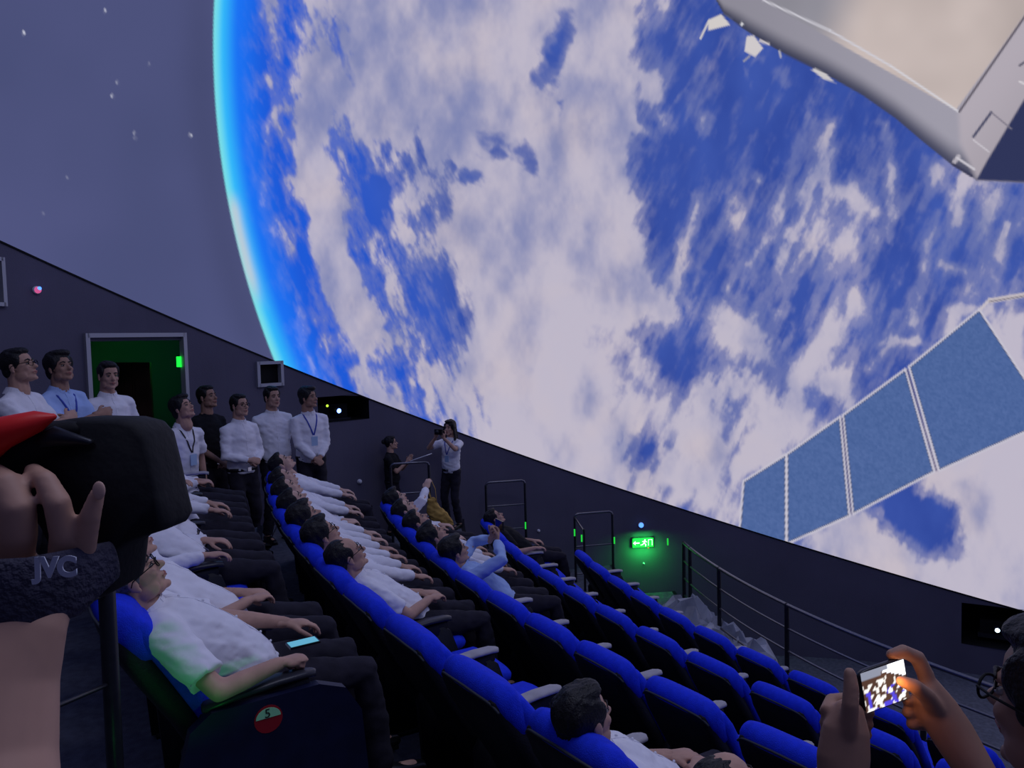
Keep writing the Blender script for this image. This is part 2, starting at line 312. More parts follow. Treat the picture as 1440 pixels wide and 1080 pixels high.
    for P, col in (([(996,43),(996,28),(1014,20),(1027,35)],(208,202,200)),([(1047,72),(1050,51),(1060,50),(1073,68),(1062,80)],(206,200,202)),([(1041,34),(1043,31),(1046,34),(1043,37)],(210,210,215)),
        ([(1141,98),(1146,96),(1162,104),(1174,116),(1158,111)],(200,196,198))):
        c = put(c, poly_sd(X, Y, P), np.array(lin(*col)))
    # solar array
    fr = np.array(lin(196, 192, 206)); mott = nz3.fbm(X/3.2, Y/3.2, 2)[:, None]
    fill = (np.array(lin(66, 92, 146))*(1-mott)+np.array(lin(84, 108, 162))*mott)
    for P in ([(1046,677),(1105,640),(1105,800),(1036,800)],[(1107,639),(1181,587),(1194,725),(1107,764)],[(1186,584),(1273,520),(1313,663),(1200,722)],[(1279,516),(1377,436),(1478,590),(1321,661)]):
        sd = poly_sd(X, Y, P); c = put(c, sd+2.2, fr, 1.2); c = put(c, sd-.8, np.array(lin(74, 80, 108)), .8); c = put(c, sd-1.8, fill, 1.)
    for a, b in (((1184,588),(1197,722)),((1276,520),(1317,662))):
        c = put(c, 1.0-seg(X, Y, *a, *b), np.array(lin(70, 66, 110)))
    return c
def build_dome():
    al = np.concatenate([np.linspace(-196, 40, 60)[:-1], np.linspace(40, 164, 800)])
    el = np.concatenate([np.linspace(0, 58, 480)[:-1], np.linspace(58, 89.9, 14)])
    A, L = np.meshgrid(np.radians(al), np.radians(el), indexing='ij')
    ca, sa, cl, sl = np.cos(A), np.sin(A), np.cos(L), np.sin(L)
    e1, e2, nn = np.array(E1), np.array(E2), np.array(DN)
    P = RD*((cl*ca)[..., None]*e1+(cl*sa)[..., None]*e2+sl[..., None]*nn)+np.array([OX, OY, OZ])
    P = P.reshape(-1, 3); f_, r_, u_ = np.array(fw), np.array(rt), np.array(up)
    d = P@f_; dd = np.maximum(d, .8); X = 720+FPX*(P@r_)/dd; Y = 540-FPX*(P@u_)/dd
    col = film_colour(X.clip(-4000, 6000), Y.clip(-5000, 4000))*DOME_GAIN
    na, nl = A.shape; idx = np.arange(na*nl).reshape(na, nl)
    q = np.stack([idx[:-1, :-1], idx[:-1, 1:], idx[1:, 1:], idx[1:, :-1]], -1).reshape(-1, 4)
    me = bpy.data.meshes.new('ceiling'); P[:, 2] += EZ
    me.vertices.add(len(P)); me.vertices.foreach_set('co', P.astype(np.float32).ravel())
    me.loops.add(q.size); me.loops.foreach_set('vertex_index', q.ravel().astype(np.int32))
    me.polygons.add(len(q)); me.polygons.foreach_set('loop_start', np.arange(0, q.size, 4, dtype=np.int32))
    me.polygons.foreach_set('use_smooth', np.ones(len(q), bool)); me.update()
    ca_ = me.color_attributes.new('film', 'FLOAT_COLOR', 'POINT'); rgba = np.ones((len(P), 4), np.float32); rgba[:, :3] = col.clip(0, 1)
    ca_.data.foreach_set('color', rgba.ravel())
    m = bpy.data.materials.new('projected_film'); m.use_nodes = True; nt = m.node_tree; b = nt.nodes['Principled BSDF']
    b.inputs['Base Color'].default_value = (.02, .02, .02, 1); b.inputs['Roughness'].default_value = 1; b.inputs['Specular IOR Level'].default_value = 0
    at_ = nt.nodes.new('ShaderNodeAttribute'); at_.attribute_name = 'film'
    nt.links.new(at_.outputs['Color'], b.inputs['Emission Color']); b.inputs['Emission Strength'].default_value = 1
    o = mk('ceiling', me, m); tag(o, 'curved dome screen showing the blue cloudy Earth, a spacecraft and solar panels', kind='structure')
build_dome()
# ------------------------------------------------------------------ the round wall
def wr(t): return RD/math.sqrt(1+(TA*math.cos(t)+TB*math.sin(t))**2)
def rimz(t): r = wr(t); return OZ-(TA*r*math.cos(t)+TB*r*math.sin(t))
def wp(t, z, dr=0): r = wr(t)+dr; return Vector((OX+r*math.cos(t), OY+r*math.sin(t), z+EZ))
def wall_at(px, py):           # azimuth and height where a view ray meets the wall
    q = ray(px, py); A = q.x**2+q.y**2+(TA*q.x+TB*q.y)**2; o = (OX, OY)
    B = -2*(q.x*o[0]+q.y*o[1]+(TA*q.x+TB*q.y)*(TA*o[0]+TB*o[1])); Cc = o[0]**2+o[1]**2+(TA*o[0]+TB*o[1])**2-RD**2
    s = (-B+math.sqrt(B*B-4*A*Cc))/(2*A); p = q*s
    return math.atan2(p.y-OY, p.x-OX), p.z
FL = {1: -1.85, 2: -2.29, 3: -2.70, 4: -3.23, 5: -3.70, 6: -4.20, 7: -5.30}
def opening(x0, y0, x1, y1):
    t0, z0 = wall_at(x0, (y0+y1)/2); t1, z1 = wall_at(x1, (y0+y1)/2); zt = wall_at((x0+x1)/2, y0)[1]; zb = wall_at((x0+x1)/2, y1)[1]
    return [t0, t1, zb, zt]
OPN = dict(door=opening(127, 479, 263, 700), booth=opening(362, 510, 395, 541), niche=opening(447, 556, 519, 592), left=opening(-60, 362, 2, 427), right=opening(1352, 856, 1500, 915))
OPN['door'][2] = FL[1]
def build_wall():
    zs = sorted({-5.6}|{o[2] for o in OPN.values()}|{o[3] for o in OPN.values()}|{2.5})
    zs.append(6)
    ts = sorted(set(list(np.radians(np.linspace(-180, 180, 181)))+[o[k] for o in OPN.values() for k in (0, 1)]))
    cut = [wall_at(760, 700)[0], math.radians(35), math.radians(165)]
    for nm, a, b, m, lab in (('wall_left', cut[0], cut[2]+.0001, 'wall', None), ('wall_right', cut[1], cut[0], 'wall', None), ('wall_back', -math.pi, cut[1], 'wall', None), ('wall_back', cut[2], math.pi, 'wall', None)):
        T = sorted({a, b}|{t for t in ts if a < t < b}); mb = MB()
        for t0, t1 in zip(T, T[1:]):
            tm = (t0+t1)/2
            for z0, z1 in zip(zs, zs[1:]):
                zm = (z0+z1)/2
                if any(min(o[0], o[1]) < tm < max(o[0], o[1]) and o[2] < zm < o[3] for o in OPN.values()): continue
                a0, a1 = min(z0, rimz(t0)), min(z0, rimz(t1)); b0, b1 = min(z1, rimz(t0)), min(z1, rimz(t1))
                if b0-a0 < 1e-4 and b1-a1 < 1e-4: continue
                mb.add([wp(t0, a0), wp(t1, a1), wp(t1, b1), wp(t0, b0)], [(0, 1, 2, 3)])
        o = mb.build(nm, MT[m], smooth=False); tag(o, kind='structure')
    mb = MB(); N = 240; rs = []
    for k in range(N):
        t = 2*math.pi*k/N-math.pi; z = rimz(t); rs.append([wp(t, z-.012, .02), wp(t, z-.012, -.012), wp(t, z+.006, -.012), wp(t, z+.006, .02)])
    rs.append(rs[0]); mb.rings(rs, cap=False); tag(mb.build('trim_1', MT['black'], smooth=False), kind='structure')
build_wall()
def wallframe(t):              # outward x along the wall (to the right in view), y out of the room, z up
    p = (wp(t-.01, 0)-wp(t+.01, 0)).normalized(); n = Vector((-p.y, p.x, 0))
    if n.dot(wp(t, 0)-Vector((OX, OY, EZ))) < 0: n = -n
    return Matrix((p, n, Vector((0, 0, 1)))).transposed()
def niche(o, depth, m, name, frame=None, fw_=.03, wide=0):
    t0, t1, zb, zt = o; a, b = wp(t0, zb), wp(t1, zb); tm = (t0+t1)/2; R = wallframe(tm); n = R.col[1]
    uu = (b-a).normalized(); A, B = a-uu*wide*.3+n*.02*(wide > 0), b+uu*wide+n*.02*(wide > 0); H = Vector((0, 0, zt-zb+.12*(wide > 0))); mb = MB(); D = n*depth
    mb.add([A, B, B+H, A+H, A+D, B+D, B+D+H, A+D+H], [(4, 5, 6, 7), (0, 4, 7, 3), (1, 2, 6, 5), (3, 7, 6, 2), (0, 1, 5, 4)])
    ob = mb.build(name, m, smooth=False)
    if frame:
        u = (b-a).normalized(); Rm = Matrix((u, n, Vector((0, 0, 1)))).transposed(); w = (b-a).length; c = (a+b)/2+H/2; f = fw_/2; hz = (zt-zb)/2
        fm = MB(); fm.box(c+u*(-w/2), (f, .04, hz+f), Rm); fm.box(c+u*(w/2), (f, .04, hz+f), Rm); fm.box(c+Vector((0, 0, hz)), (w/2, .04, f), Rm)
        if zb > FL[1]+.1: fm.box(c-Vector((0, 0, hz)), (w/2, .04, f), Rm)
        fo = fm.build('window_frame' if 'window' in name else 'door_frame', frame, ob, smooth=False)
    return ob, R, (a+b)/2+H/2
V_ = lambda *a: Vector(a)
d_, R_, c_ = niche(OPN['door'], 1.7, MT['corr'], 'door_1', MT['frame'], .045, wide=1.6); tag(d_, 'open doorway with a pale metal frame and a green lit corridor', kind='structure')
n_ = R_.col[1]; u_ = R_.col[0]; zt = OPN['door'][3]
for xa, xb, mm in ((152, 190, 'black'), (191, 216, 'wood')):
    p0, p1 = at(xa, 600, 9.05), at(xb, 600, 9.05); tz = at(xb, 509, 9.05).z; bz = FL[1]+EZ; cc = (p0+p1)/2; cc.z = (tz+bz)/2; u2 = (p1-p0); w2 = u2.length/2; u2.normalize()
    R2 = Matrix((u2, V_(-u2.y, u2.x, 0), V_(0, 0, 1))).transposed(); lf = MB(); lf.box(cc, (w2, .022, (tz-bz)/2), R2)
    for q in (-.52, .30): lf.box(cc-R2.col[1]*.03+V_(0, 0, q), (w2*.6, .012, .34), R2)
    hd = lf.build('door_leaf', MT['wood'], d_, smooth=False)
    kb = MB(); k0 = cc-R2.col[1]*.06+u2*(w2*.8*(1 if mm == 'black' else -1)); kb.tube([k0, k0+V_(0, 0, .3)], [.012, .012]); kb.build('handle', MT['chrome'], hd)
st = MB(); st.box(wp(OPN['door'][1], 0, -.0)+Vector((0, 0, zt-.25))-u_*.03+n_*.05, (.012, .03, .06), R_); so = st.build('exit_marker_light', MT['g_green'], smooth=False)
tag(so, 'small glowing green marker light on the right door jamb', 'light')
lg = lamp('corridor_lamp', 'POINT', c_+n_*.5+u_*.95+Vector((0, 0, .80)), 3.2, (.03, 1, .08), .06)
MT['corr'].node_tree.nodes['Principled BSDF'].inputs['Base Color'].default_value = (.14, .17, .13, 1)
b_, R_, c_ = niche(OPN['booth'], .35, MT['black'], 'window_1', MT['frame'], .04); tag(b_, 'small dark booth window with a pale frame', kind='structure')
g_ = MB(); g_.box(c_+R_.col[1]*.06, (.22, .006, .22), R_); g_.build('pane', MT['black'], b_, smooth=False)
b_, R_, c_ = niche(OPN['left'], .3, MT['wall'], 'window_2', MT['frame'], .035); tag(b_, kind='structure')
def projector(o, nm, light, label, lpx):
    b, R, c = niche(o, 1.0, MT['black'], nm); tag(b, kind='structure')
    t, z = wall_at(*lpx); P = wp(t, z)+R.col[1]*.12
    e = empty('projector', P); tag(e, label, 'projector'); mb = MB(); ry = R.col[1]
    bm_ = MB(); bm_.box(ry*.32+Vector((0, 0, -.02)), (.22, .22, .10), R); bm_.build('body', MT['cam'], e, smooth=False)
    mb.tube([ry*.12, ry*-.02], [.065, .065], n=20); mb.build('lens_barrel', MT['metal'], e)
    l2 = MB(); l2.ell(ry*-.06, (.036, .036, .036)); l2.build('lens', light, e)
    ft = MB(); ft.box(ry*.3+Vector((0, 0, -.15)), (.25, .24, .035), R); ft.build('mount', MT['metal'], e, smooth=False)
    return b, R, c, e
b_, R_, c_, e_ = projector(OPN['niche'], 'window_3', MT['g_blue'], 'projector with a glowing blue lens in the black niche left of the dome rim', (479, 578))
led = MB(); led.ell(R_.col[0]*-.16+R_.col[1]*-.05+Vector((0, 0, .08)), (.018,)*3); led.build('indicator_light', MT['g_yel'], e_)
b_, R_, c_, e_ = projector(OPN['right'], 'window_4', MT['g_lens'], 'projector with a bright white lens in the niche at the right edge', (1403, 888))
# ------------------------------------------------------------------ tiers
CX, CY = 13.48, 12.47
RR = {1: 17.85, 2: 16.63, 3: 15.48, 4: 14.18, 5: 12.99, 6: 11.80, 7: 10.78}
def arcp(R, a, z=0): return Vector((CX+R*math.cos(a), CY+R*math.sin(a), z+EZ))
def inside(p, m=.02):
    t = math.atan2(p.y-OY, p.x-OX); return math.hypot(p.x-OX, p.y-OY) < wr(t)-m
def arange(R, lo=math.radians(150), hi=math.radians(290)):
    g = [a for a in np.linspace(lo, hi, 1401) if inside(arcp(R, a))]
    return (g[0], g[-1]) if g else None
for j in range(1, 7):
    r0 = RR[j+1]+.12; r1 = RR[j]+.12 if j > 1 else 19.9
    a0 = arange(r0); a1 = arange(r1) or arange(19.0)
    zt, zb = FL[j], FL[j+1]-.02; n = 90; mb = MB(); rs = []
    lo_cut = math.radians(196.2) if j == 1 else 0
    for k in range(n+1):
        t = k/n; A0 = max(a0[0], lo_cut)*(1-t)+a0[1]*t; A1 = max(a1[0], lo_cut)*(1-t)+a1[1]*t
        rs.append([arcp(r0, A0, zb), arcp(r0, A0, zt), arcp(r1, A1, zt), arcp(r1, A1, zb)])
    mb.rings(rs)
    if j == 2:      # the aisle beside the wall on the second level
        rs = []; b0 = arange(RR[2]+.12)[0]; b1 = arange(18.6)[0]
        for k in range(13):
            t = k/12; rs.append([arcp(RR[2]+.11, b0*(1-t)+math.radians(196.2)*t, zb), arcp(RR[2]+.11, b0*(1-t)+math.radians(196.2)*t, zt), arcp(18.6, b1*(1-t)+math.radians(196.2)*t, zt), arcp(18.6, b1*(1-t)+math.radians(196.2)*t, zb)])
        mb.rings(rs)
    o = mb.build('floor', MT['floor'], smooth=False); tag(o, kind='structure')
    # metal nosing on the edge of the tread
    nm = MB(); rs = []
    for k in range(n+1):
        t = k/n; A0 = max(a0[0], lo_cut)*(1-t)+a0[1]*t
        rs.append([arcp(r0-.012, A0, zt-.03), arcp(r0-.012, A0, zt+.006), arcp(r0+.04, A0, zt+.006), arcp(r0+.04, A0, zt-.03)])
    nm.rings(rs); tag(nm.build('trim_2', MT['metal'], smooth=False), kind='structure')
mb = MB(); pts = [wp(t, FL[7]) for t in np.linspace(-math.pi, math.pi, 121)[:-1]]
mb.add(pts+[Vector((OX, OY, FL[7]+EZ))], [(k, (k+1) % 120, 120) for k in range(120)]); tag(mb.build('floor', MT['floor'], smooth=False), kind='structure')
# ------------------------------------------------------------------ theatre seats
def sring(c, nrm, w, t, n=28, ex=3.2, lean=0):
    c = Vector(c); nrm = Vector(nrm).normalized(); y = Vector((0, 1, 0)); r = []
    for k in range(n):
        a = 2*math.pi*k/n; ca, sa = math.cos(a), math.sin(a)
        u = math.copysign(abs(ca)**(2/ex), ca)*w/2; v = math.copysign(abs(sa)**(2/ex), sa)*t/2
        r.append(c+y*u+nrm*v)
    return r
def loft(pr, ex=3.2):          # pr: list of (x, z, width, thickness); cross sections are square to the path
    P = [Vector((p[0], 0, p[1])) for p in pr]; rs = []
    for i, p in enumerate(pr):
        d = (P[min(i+1, len(P)-1)]-P[max(i-1, 0)]).normalized(); nrm = Vector((d.z, 0, -d.x))
        rs.append(sring(P[i], nrm, p[2], p[3], ex=ex))
    return rs
SEATM = {}
def seat_meshes():
    m = MB(); m.rings(loft([(.385, .36, 0.361, .05), (.37, .375, 0.404, .085), (.335, .44, 0.430, .10), (.26, .58, 0.439, .10), (.18, .72, 0.440, .095), (.11, .84, 0.440, .095), (.07, .90, 0.430, .08), (.05, .93, 0.396, .05)], 4.2))
    SEATM['back_pad'] = (m.mesh('back_pad'), MT['seat'])
    m = MB(); m.rings(loft([(.105, .775, 0.387, .05), (.095, .79, 0.421, .10), (.070, .84, 0.434, .125), (.038, .89, 0.439, .140), (.016, .925, 0.434, .142), (.004, .952, 0.420, .128), (-.003, .974, 0.394, .10), (-.006, .990, 0.357, .065), (-.007, 1.0, 0.292, .02)], 3.6))
    SEATM['headrest'] = (m.mesh('headrest'), MT['seat'])
    m = MB(); m.rings(loft([(.33, .30, 0.378, .05), (.30, .34, 0.404, .09), (.20, .54, 0.421, .10), (.10, .71, 0.423, .11), (.015, .85, 0.420, .10), (-.022, .910, 0.408, .07), (-.036, .936, 0.387, .045), (-.040, .944, 0.353, .015)], 4.2))
    SEATM['back_shell'] = (m.mesh('back_shell'), MT['shell'])
    m = MB(); pr = []
    for k in range(25):
        q = k/12-1; pr.append((-.064+.03*q*q*q*q,   .208*q, .945-.012*q*q-.03*q**8))
    m.tube(pr, [.0055]*len(pr), n=6); SEATM['piping'] = (m.mesh('piping'), MT['piping'])
    m = MB(); m.rings(loft([(.33, .43, .40, .05), (.35, .42, .42, .10), (.45, .41, .44, .11), (.62, .415, .445, .11), (.74, .42, .435, .10), (.77, .415, .41, .07), (.785, .41, .36, .03)], 3.6))
    SEATM['cushion'] = (m.mesh('cushion'), MT['seat'])
    m = MB(); m.rings(loft([(.34, .355, .40, .03), (.36, .355, .43, .05), (.70, .36, .43, .05), (.74, .365, .38, .03)])); SEATM['seat_pan'] = (m.mesh('seat_pan'), MT['shell'])
    m = MB(); pr = [(.245, .60), (.27, .615), (.36, .628), (.48, .637), (.56, .637), (.60, .630), (.615, .618)]; P = []
    m.rings([sring((x, 0, z), (0, 0, 1), w, .028, 16, 2.8) for x, z, w in ((.24, .600, .03), (.25, .603, .065), (.36, .622, .078), (.50, .634, .080), (.60, .634, .072), (.635, .628, .05), (.645, .624, .02))])
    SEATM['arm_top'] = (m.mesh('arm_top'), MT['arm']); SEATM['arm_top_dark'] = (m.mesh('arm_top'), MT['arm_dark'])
    m = MB(); m.rings([sring((x, 0, z), (0, 0, 1), w, t, 16, 3) for x, z, w, t in ((.23, .50, .03, .10), (.25, .50, .05, .16), (.40, .52, .055, .16), (.55, .57, .055, .09), (.615, .595, .04, .045))])
    m.rings([[Vector((x, y, z)) for x, z in ((.20, .02), (.66, .02), (.70, .10), (.68, .42), (.63, .56), (.58, .59), (.24, .57), (.17, .46))] for y in (-.026, .026)]); m.box((.42, 0, .012), (.2, .034, .012)); SEATM['arm_support'] = (m.mesh('arm_support'), MT['shell'])
    m = MB(); m.rings([[Vector((x, y, z)) for x, z in ((.16, .02), (.80, .02), (.83, .08), (.80, .46), (.74, .56), (.64, .60), (.26, .60), (.19, .55), (.15, .4))] for y in (-.022, .022)]); SEATM['side_panel'] = (m.mesh('side_panel', False), mat('navy_side_panel', (.006, .008, .035), .5, noise=.2, scale=14))
seat_meshes()
ORD = ['first', 'second', 'third', 'fourth', 'fifth', 'sixth', 'seventh', 'eighth', 'ninth', 'tenth', 'eleventh', 'twelfth', 'thirteenth', 'fourteenth', 'fifteenth', 'sixteenth', 'seventeenth', 'eighteenth', 'nineteenth', 'twentieth']
SEATS = {}
def seat(j, arc, label, end=None, first=False, up_=False):
    a = arc/RR[j]; p = arcp(RR[j], a, FL[j]); yaw = math.atan2(CY-p.y, CX-p.x); e = empty('theatre_seat', p, yaw)
    tag(e, label, 'seat', 'blue theatre seats in one row')
    e['group'] = ROWG[j]
    for k in ('back_pad', 'headrest', 'back_shell', 'piping', 'cushion', 'seat_pan'):
        q = mk(k, *SEATM[k], parent=e)
        if 0 and k in ('cushion', 'seat_pan'):       # tipped up when nobody sits on it
            q.matrix_local = Matrix.Translation((.40, 0, .42))@Matrix.Rotation(math.radians(-64), 4, 'Y')@Matrix.Translation((-.40, 0, -.42))
    # +y is the side of increasing distance: facing the centre, y points to the viewer's far left
    s = 1 if end != 'flip' else -1
    sp = .285
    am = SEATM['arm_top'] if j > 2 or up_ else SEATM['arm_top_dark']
    q = mk('arm_top', *am, parent=e, loc=(0, -sp, 0)); q = mk('arm_support', *SEATM['arm_support'], parent=e, loc=(0, -sp, 0))
    if first: mk('arm_top', *SEATM['arm_top'], parent=e, loc=(0, sp, 0)); mk('arm_support', *SEATM['arm_support'], parent=e, loc=(0, sp, 0))
    if end == 'panel': mk('side_panel', *SEATM['side_panel'], parent=e, loc=(0, -sp-.035, 0))
    return e, p, yaw
# arc positions (metres along each row) of the far top corner of every back; +.24 brings it to the seat centre
def arc_of(j, px, py): 
    q = at_z(px, py, FL[j]+1.0); return (math.atan2(q.y-CY, q.x-CX) % (2*math.pi))*RR[j]
A2 = [60.93+.59*k for k in range(-7, 7)]
A3 = [55.62-.56*k for k in range(5, 0, -1)]+[55.64, 56.18, 56.70, 57.23, 57.80, 58.38, 58.96, 59.54, 60.12]
A4 = [47.42, 48.0, 48.57, 49.14, 49.71, 50.27, 50.83, 51.40, 51.97, 52.55, 53.13, 53.71, 54.29, 54.87]
A5 = [43.54+.564*k for k in range(0, 14)]
a1 = arc_of(1, 165, 838)
A1 = [a1+.06-.42-.59*k for k in range(8, -1, -1)]
ROWN = {1: 'highest row', 2: 'second-highest row', 3: 'middle row', 4: 'fourth row down', 5: 'front row'}
ROWG = {1: 'seats of the highest row', 2: 'seats of the second-highest row', 3: 'seats of the middle row', 4: 'seats of the fourth row down', 5: 'seats of the front row by the railing'}
TAKEN = {1: {8, 7, 5, 4, 3, 2, 1}, 2: {0, 1, 2, 3, 4, 5, 6, 10, 11}, 3: {0, 1, 2, 3, 4}, 4: {0}, 5: set()}
for j, A in ((1, A1), (2, A2), (3, A3), (4, A4), (5, A5)):
    for i, arc in enumerate(A):
        last = (j == 1 and i == len(A)-1); occ = i in TAKEN[j]
        r = seat(j, arc+.24, ('occupied' if occ else 'empty')+' blue seat, %s from the far wall in the %s' % (ORD[i], ROWN[j]), 'panel' if last else None, first=(i == 0), up_=not occ)
        SEATS[(j, i)] = r
        if last:
            m = MB(); P = [(.45+.044*math.cos(math.pi*k/12), .53+.036*math.sin(math.pi*k/12)) for k in range(13)]
            sp_ = [c for c in r[0].children if c.name.startswith('side_panel')][0]; nn = 13; yv = -.0235
            m.rings([[Vector((x, yv+q, z)) for x, z in P] for q in (-.0015, .001)]); a_ = m.build('number_sticker', MT['sticker'], sp_, smooth=False); a_['label'] = 'pale green half-round seat number sticker reading 5'
            m = MB(); m.rings([[Vector((.45+.050*math.cos(2*math.pi*k/24), yv+q, .525+.050*math.sin(2*math.pi*k/24))) for k in range(24)] for q in (0, .002)]); m.build('red_disc', MT['redst'], sp_, smooth=False)
            text('number', '5', .045, MT['ink'], sp_, (.436, yv-.0025, .5325), Euler((math.pi/2, 0, 0)))
# ------------------------------------------------------------------ people
def rotm(d, upv=(0, 0, 1)):    # matrix with x along d, z near upv
    x = Vector(d).normalized(); z = Vector(upv); z = z-x*z.dot(x)
    z = z.normalized() if z.length > 1e-4 else x.orthogonal().normalized()
    return Matrix((x, z.cross(x), z)).transposed()
HEADS = {}
def head_mesh(kind):
    if kind in HEADS: return HEADS[kind]
    g = kind[0]; vox = float(kind[1]); m = MB(); w = .93 if g == 'f' else 1
    m.ell((-.012, 0, .035), (.096, .075*w, .084)); m.ell((.028, 0, -.025), (.062, .061*w, .080)); m.ell((.048, 0, -.082), (.036, .042*w, .030))
    m.tube([(.080, 0, .016), (.096, 0, -.008), (.106, 0, -.022)], [.008, .010, .014]); m.ell((.094, .011, -.027), (.011, .007, .007)); m.ell((.094, -.011, -.027), (.011, .007, .007))
    m.ell((.068, .025, .026), (.017, .024, .009)); m.ell((.068, -.025, .026), (.017, .024, .009))
    for s in (1, -1):
        m.ell((.058, s*.036, -.022), (.024, .020, .022)); m.ell((-.008, s*.077*w, -.004), (.019, .008, .031)); m.ell((-.002, s*.078*w, -.03), (.010, .007, .012))
        m.ell((.02, s*.050*w, -.065), (.040, .014, .030))
    m.ell((.087, 0, -.052), (.012, .024, .006)); m.ell((.085, 0, -.064), (.012, .020, .007)); m.ell((.078, 0, -.096), (.017, .022, .015))
    m.tube([(-.03, 0, .0), (-.035, 0, -.06), (-.045, 0, -.155)], [(.060, .060), (.058, .058), (.062, .062)], side=(0, 1, 0))
    HEADS[kind] = remesh(m, vox, 3, .5); return HEADS[kind]
def hair_mesh(kind):
    if ('h', kind) in HEADS: return HEADS[('h', kind)]
    m = MB()
    if kind == 'short':
        m.ell((-.024, 0, .047), (.097, .083, .090)); m.ell((.018, 0, .098), (.066, .062, .030)); m.ell((-.055, 0, -.01), (.055, .066, .060))
        for s in (1, -1): m.ell((.0, s*.066, .045), (.050, .018, .050)); m.ell((.012, s*.071, .012), (.014, .009, .028))
    elif kind == 'full':
        m.ell((-.026, 0, .052), (.104, .091, .096)); m.ell((.026, .008, .108), (.066, .066, .032)); m.ell((-.058, 0, -.015), (.058, .072, .070))
        for s in (1, -1): m.ell((.0, s*.070, .045), (.056, .021, .055)); m.ell((.012, s*.073, .008), (.015, .010, .034))
    elif kind == 'receding':
        m.ell((-.034, 0, .040), (.092, .082, .090)); m.ell((-.055, 0, -.012), (.052, .066, .058))
        for s in (1, -1): m.ell((-.012, s*.066, .035), (.050, .018, .050)); m.ell((.008, s*.071, .008), (.013, .008, .026))
    elif kind == 'long':
        m.ell((-.026, 0, .046), (.106, .092, .098)); m.ell((.030, .0, .108), (.060, .068, .028))
        m.tube([(-.06, 0, .02), (-.085, 0, -.10), (-.09, 0, -.22), (-.085, 0, -.31)], [(.085, .05), (.095, .045), (.10, .035), (.08, .02)], side=(0, 1, 0))
        for s in (1, -1): m.tube([(.01, s*.078, .06), (.004, s*.09, -.03), (.0, s*.10, -.14), (.0, s*.095, -.24)], [(.035, .016), (.035, .018), (.034, .020), (.02, .012)], side=(1, 0, 0))
    elif kind == 'bun':
        m.ell((-.026, 0, .046), (.102, .086, .094)); m.ell((-.12, 0, .05), (.045, .045, .045)); m.ell((.02, 0, .1), (.066, .066, .028)); m.ell((-.055, 0, -.01), (.055, .066, .06))
    me = remesh(m, .0055, 2, .5); nz = Noise(5); a, f = vf(me); n = np.empty(len(a)*3, np.float32); me.vertices.foreach_get('normal', n); n = n.reshape(-1, 3)
    th = np.arctan2(a[:, 1], a[:, 2]+.3); d = (nz.n(th*60+9, a[:, 0]*40+50)-.5)*.006+(nz.n(a[:, 1]*40+90, a[:, 0]*40+50)-.5)*.006
    a = a+n*d[:, None]; me.vertices.foreach_set('co', a.astype(np.float32).ravel()); me.update()
    HEADS[('h', kind)] = me; return me
def feature(kind):
    if ('x', kind) in HEADS: return HEADS[('x', kind)]
    m = MB()
    if kind in ('eyes1', 'eyes-1'):
        s = int(kind[4:]); m.ell((.0725, s*.030, .005), (.0115, .0125, .0055))
        m.cur = 1
        for s in (s,): m.ell((.0828, s*.030, .005), (.0035, .0055, .0052)); m.tube([(.080, s*.017, .0115), (.0865, s*.030, .0145), (.076, s*.043, .011)], [.0018]*3, n=6)
    elif kind in ('brows1', 'brows-1'):
        for s in (int(kind[5:]),): m.tube([(.086, s*.014, .029), (.0855, s*.029, .034), (.073, s*.046, .029)], [(.0045, .003), (.005, .003), (.003, .002)], side=(0, 0, 1), n=8)
    elif kind == 'lips':
        m.tube([(.085, -.021, -.057), (.0965, -.009, -.054), (.0975, 0, -.0555), (.0965, .009, -.054), (.085, .021, -.057)], [(.002, .002), (.005, .004), (.005, .004), (.005, .004), (.002, .002)], side=(0, 0, 1), n=8)
        m.tube([(.085, -.018, -.059), (.095, 0, -.0645), (.085, .018, -.059)], [(.002, .002), (.005, .005), (.002, .002)], side=(0, 0, 1), n=8)
    elif kind == 'glasses':
        for s in (1, -1):
            pr = [(.099-.006*(abs(math.cos(2*math.pi*k/20+.0)) if math.cos(2*math.pi*k/20)*s > 0 else 0), s*.032+.024*math.cos(2*math.pi*k/20), .004+.017*math.sin(2*math.pi*k/20)) for k in range(21)]
            m.tube(pr, [.0022]*21, n=6, round_=False); m.tube([(.094, s*.056, .010), (.06, s*.073, .012), (.0, s*.084, .010), (-.015, s*.084, -.004)], [.0022]*4, n=6)
        m.tube([(.101, -.009, .008), (.104, 0, .011), (.101, .009, .008)], [.002]*3, n=6)
    HEADS[('x', kind)] = m.mesh(kind); return HEADS[('x', kind)]
HANDS = {}
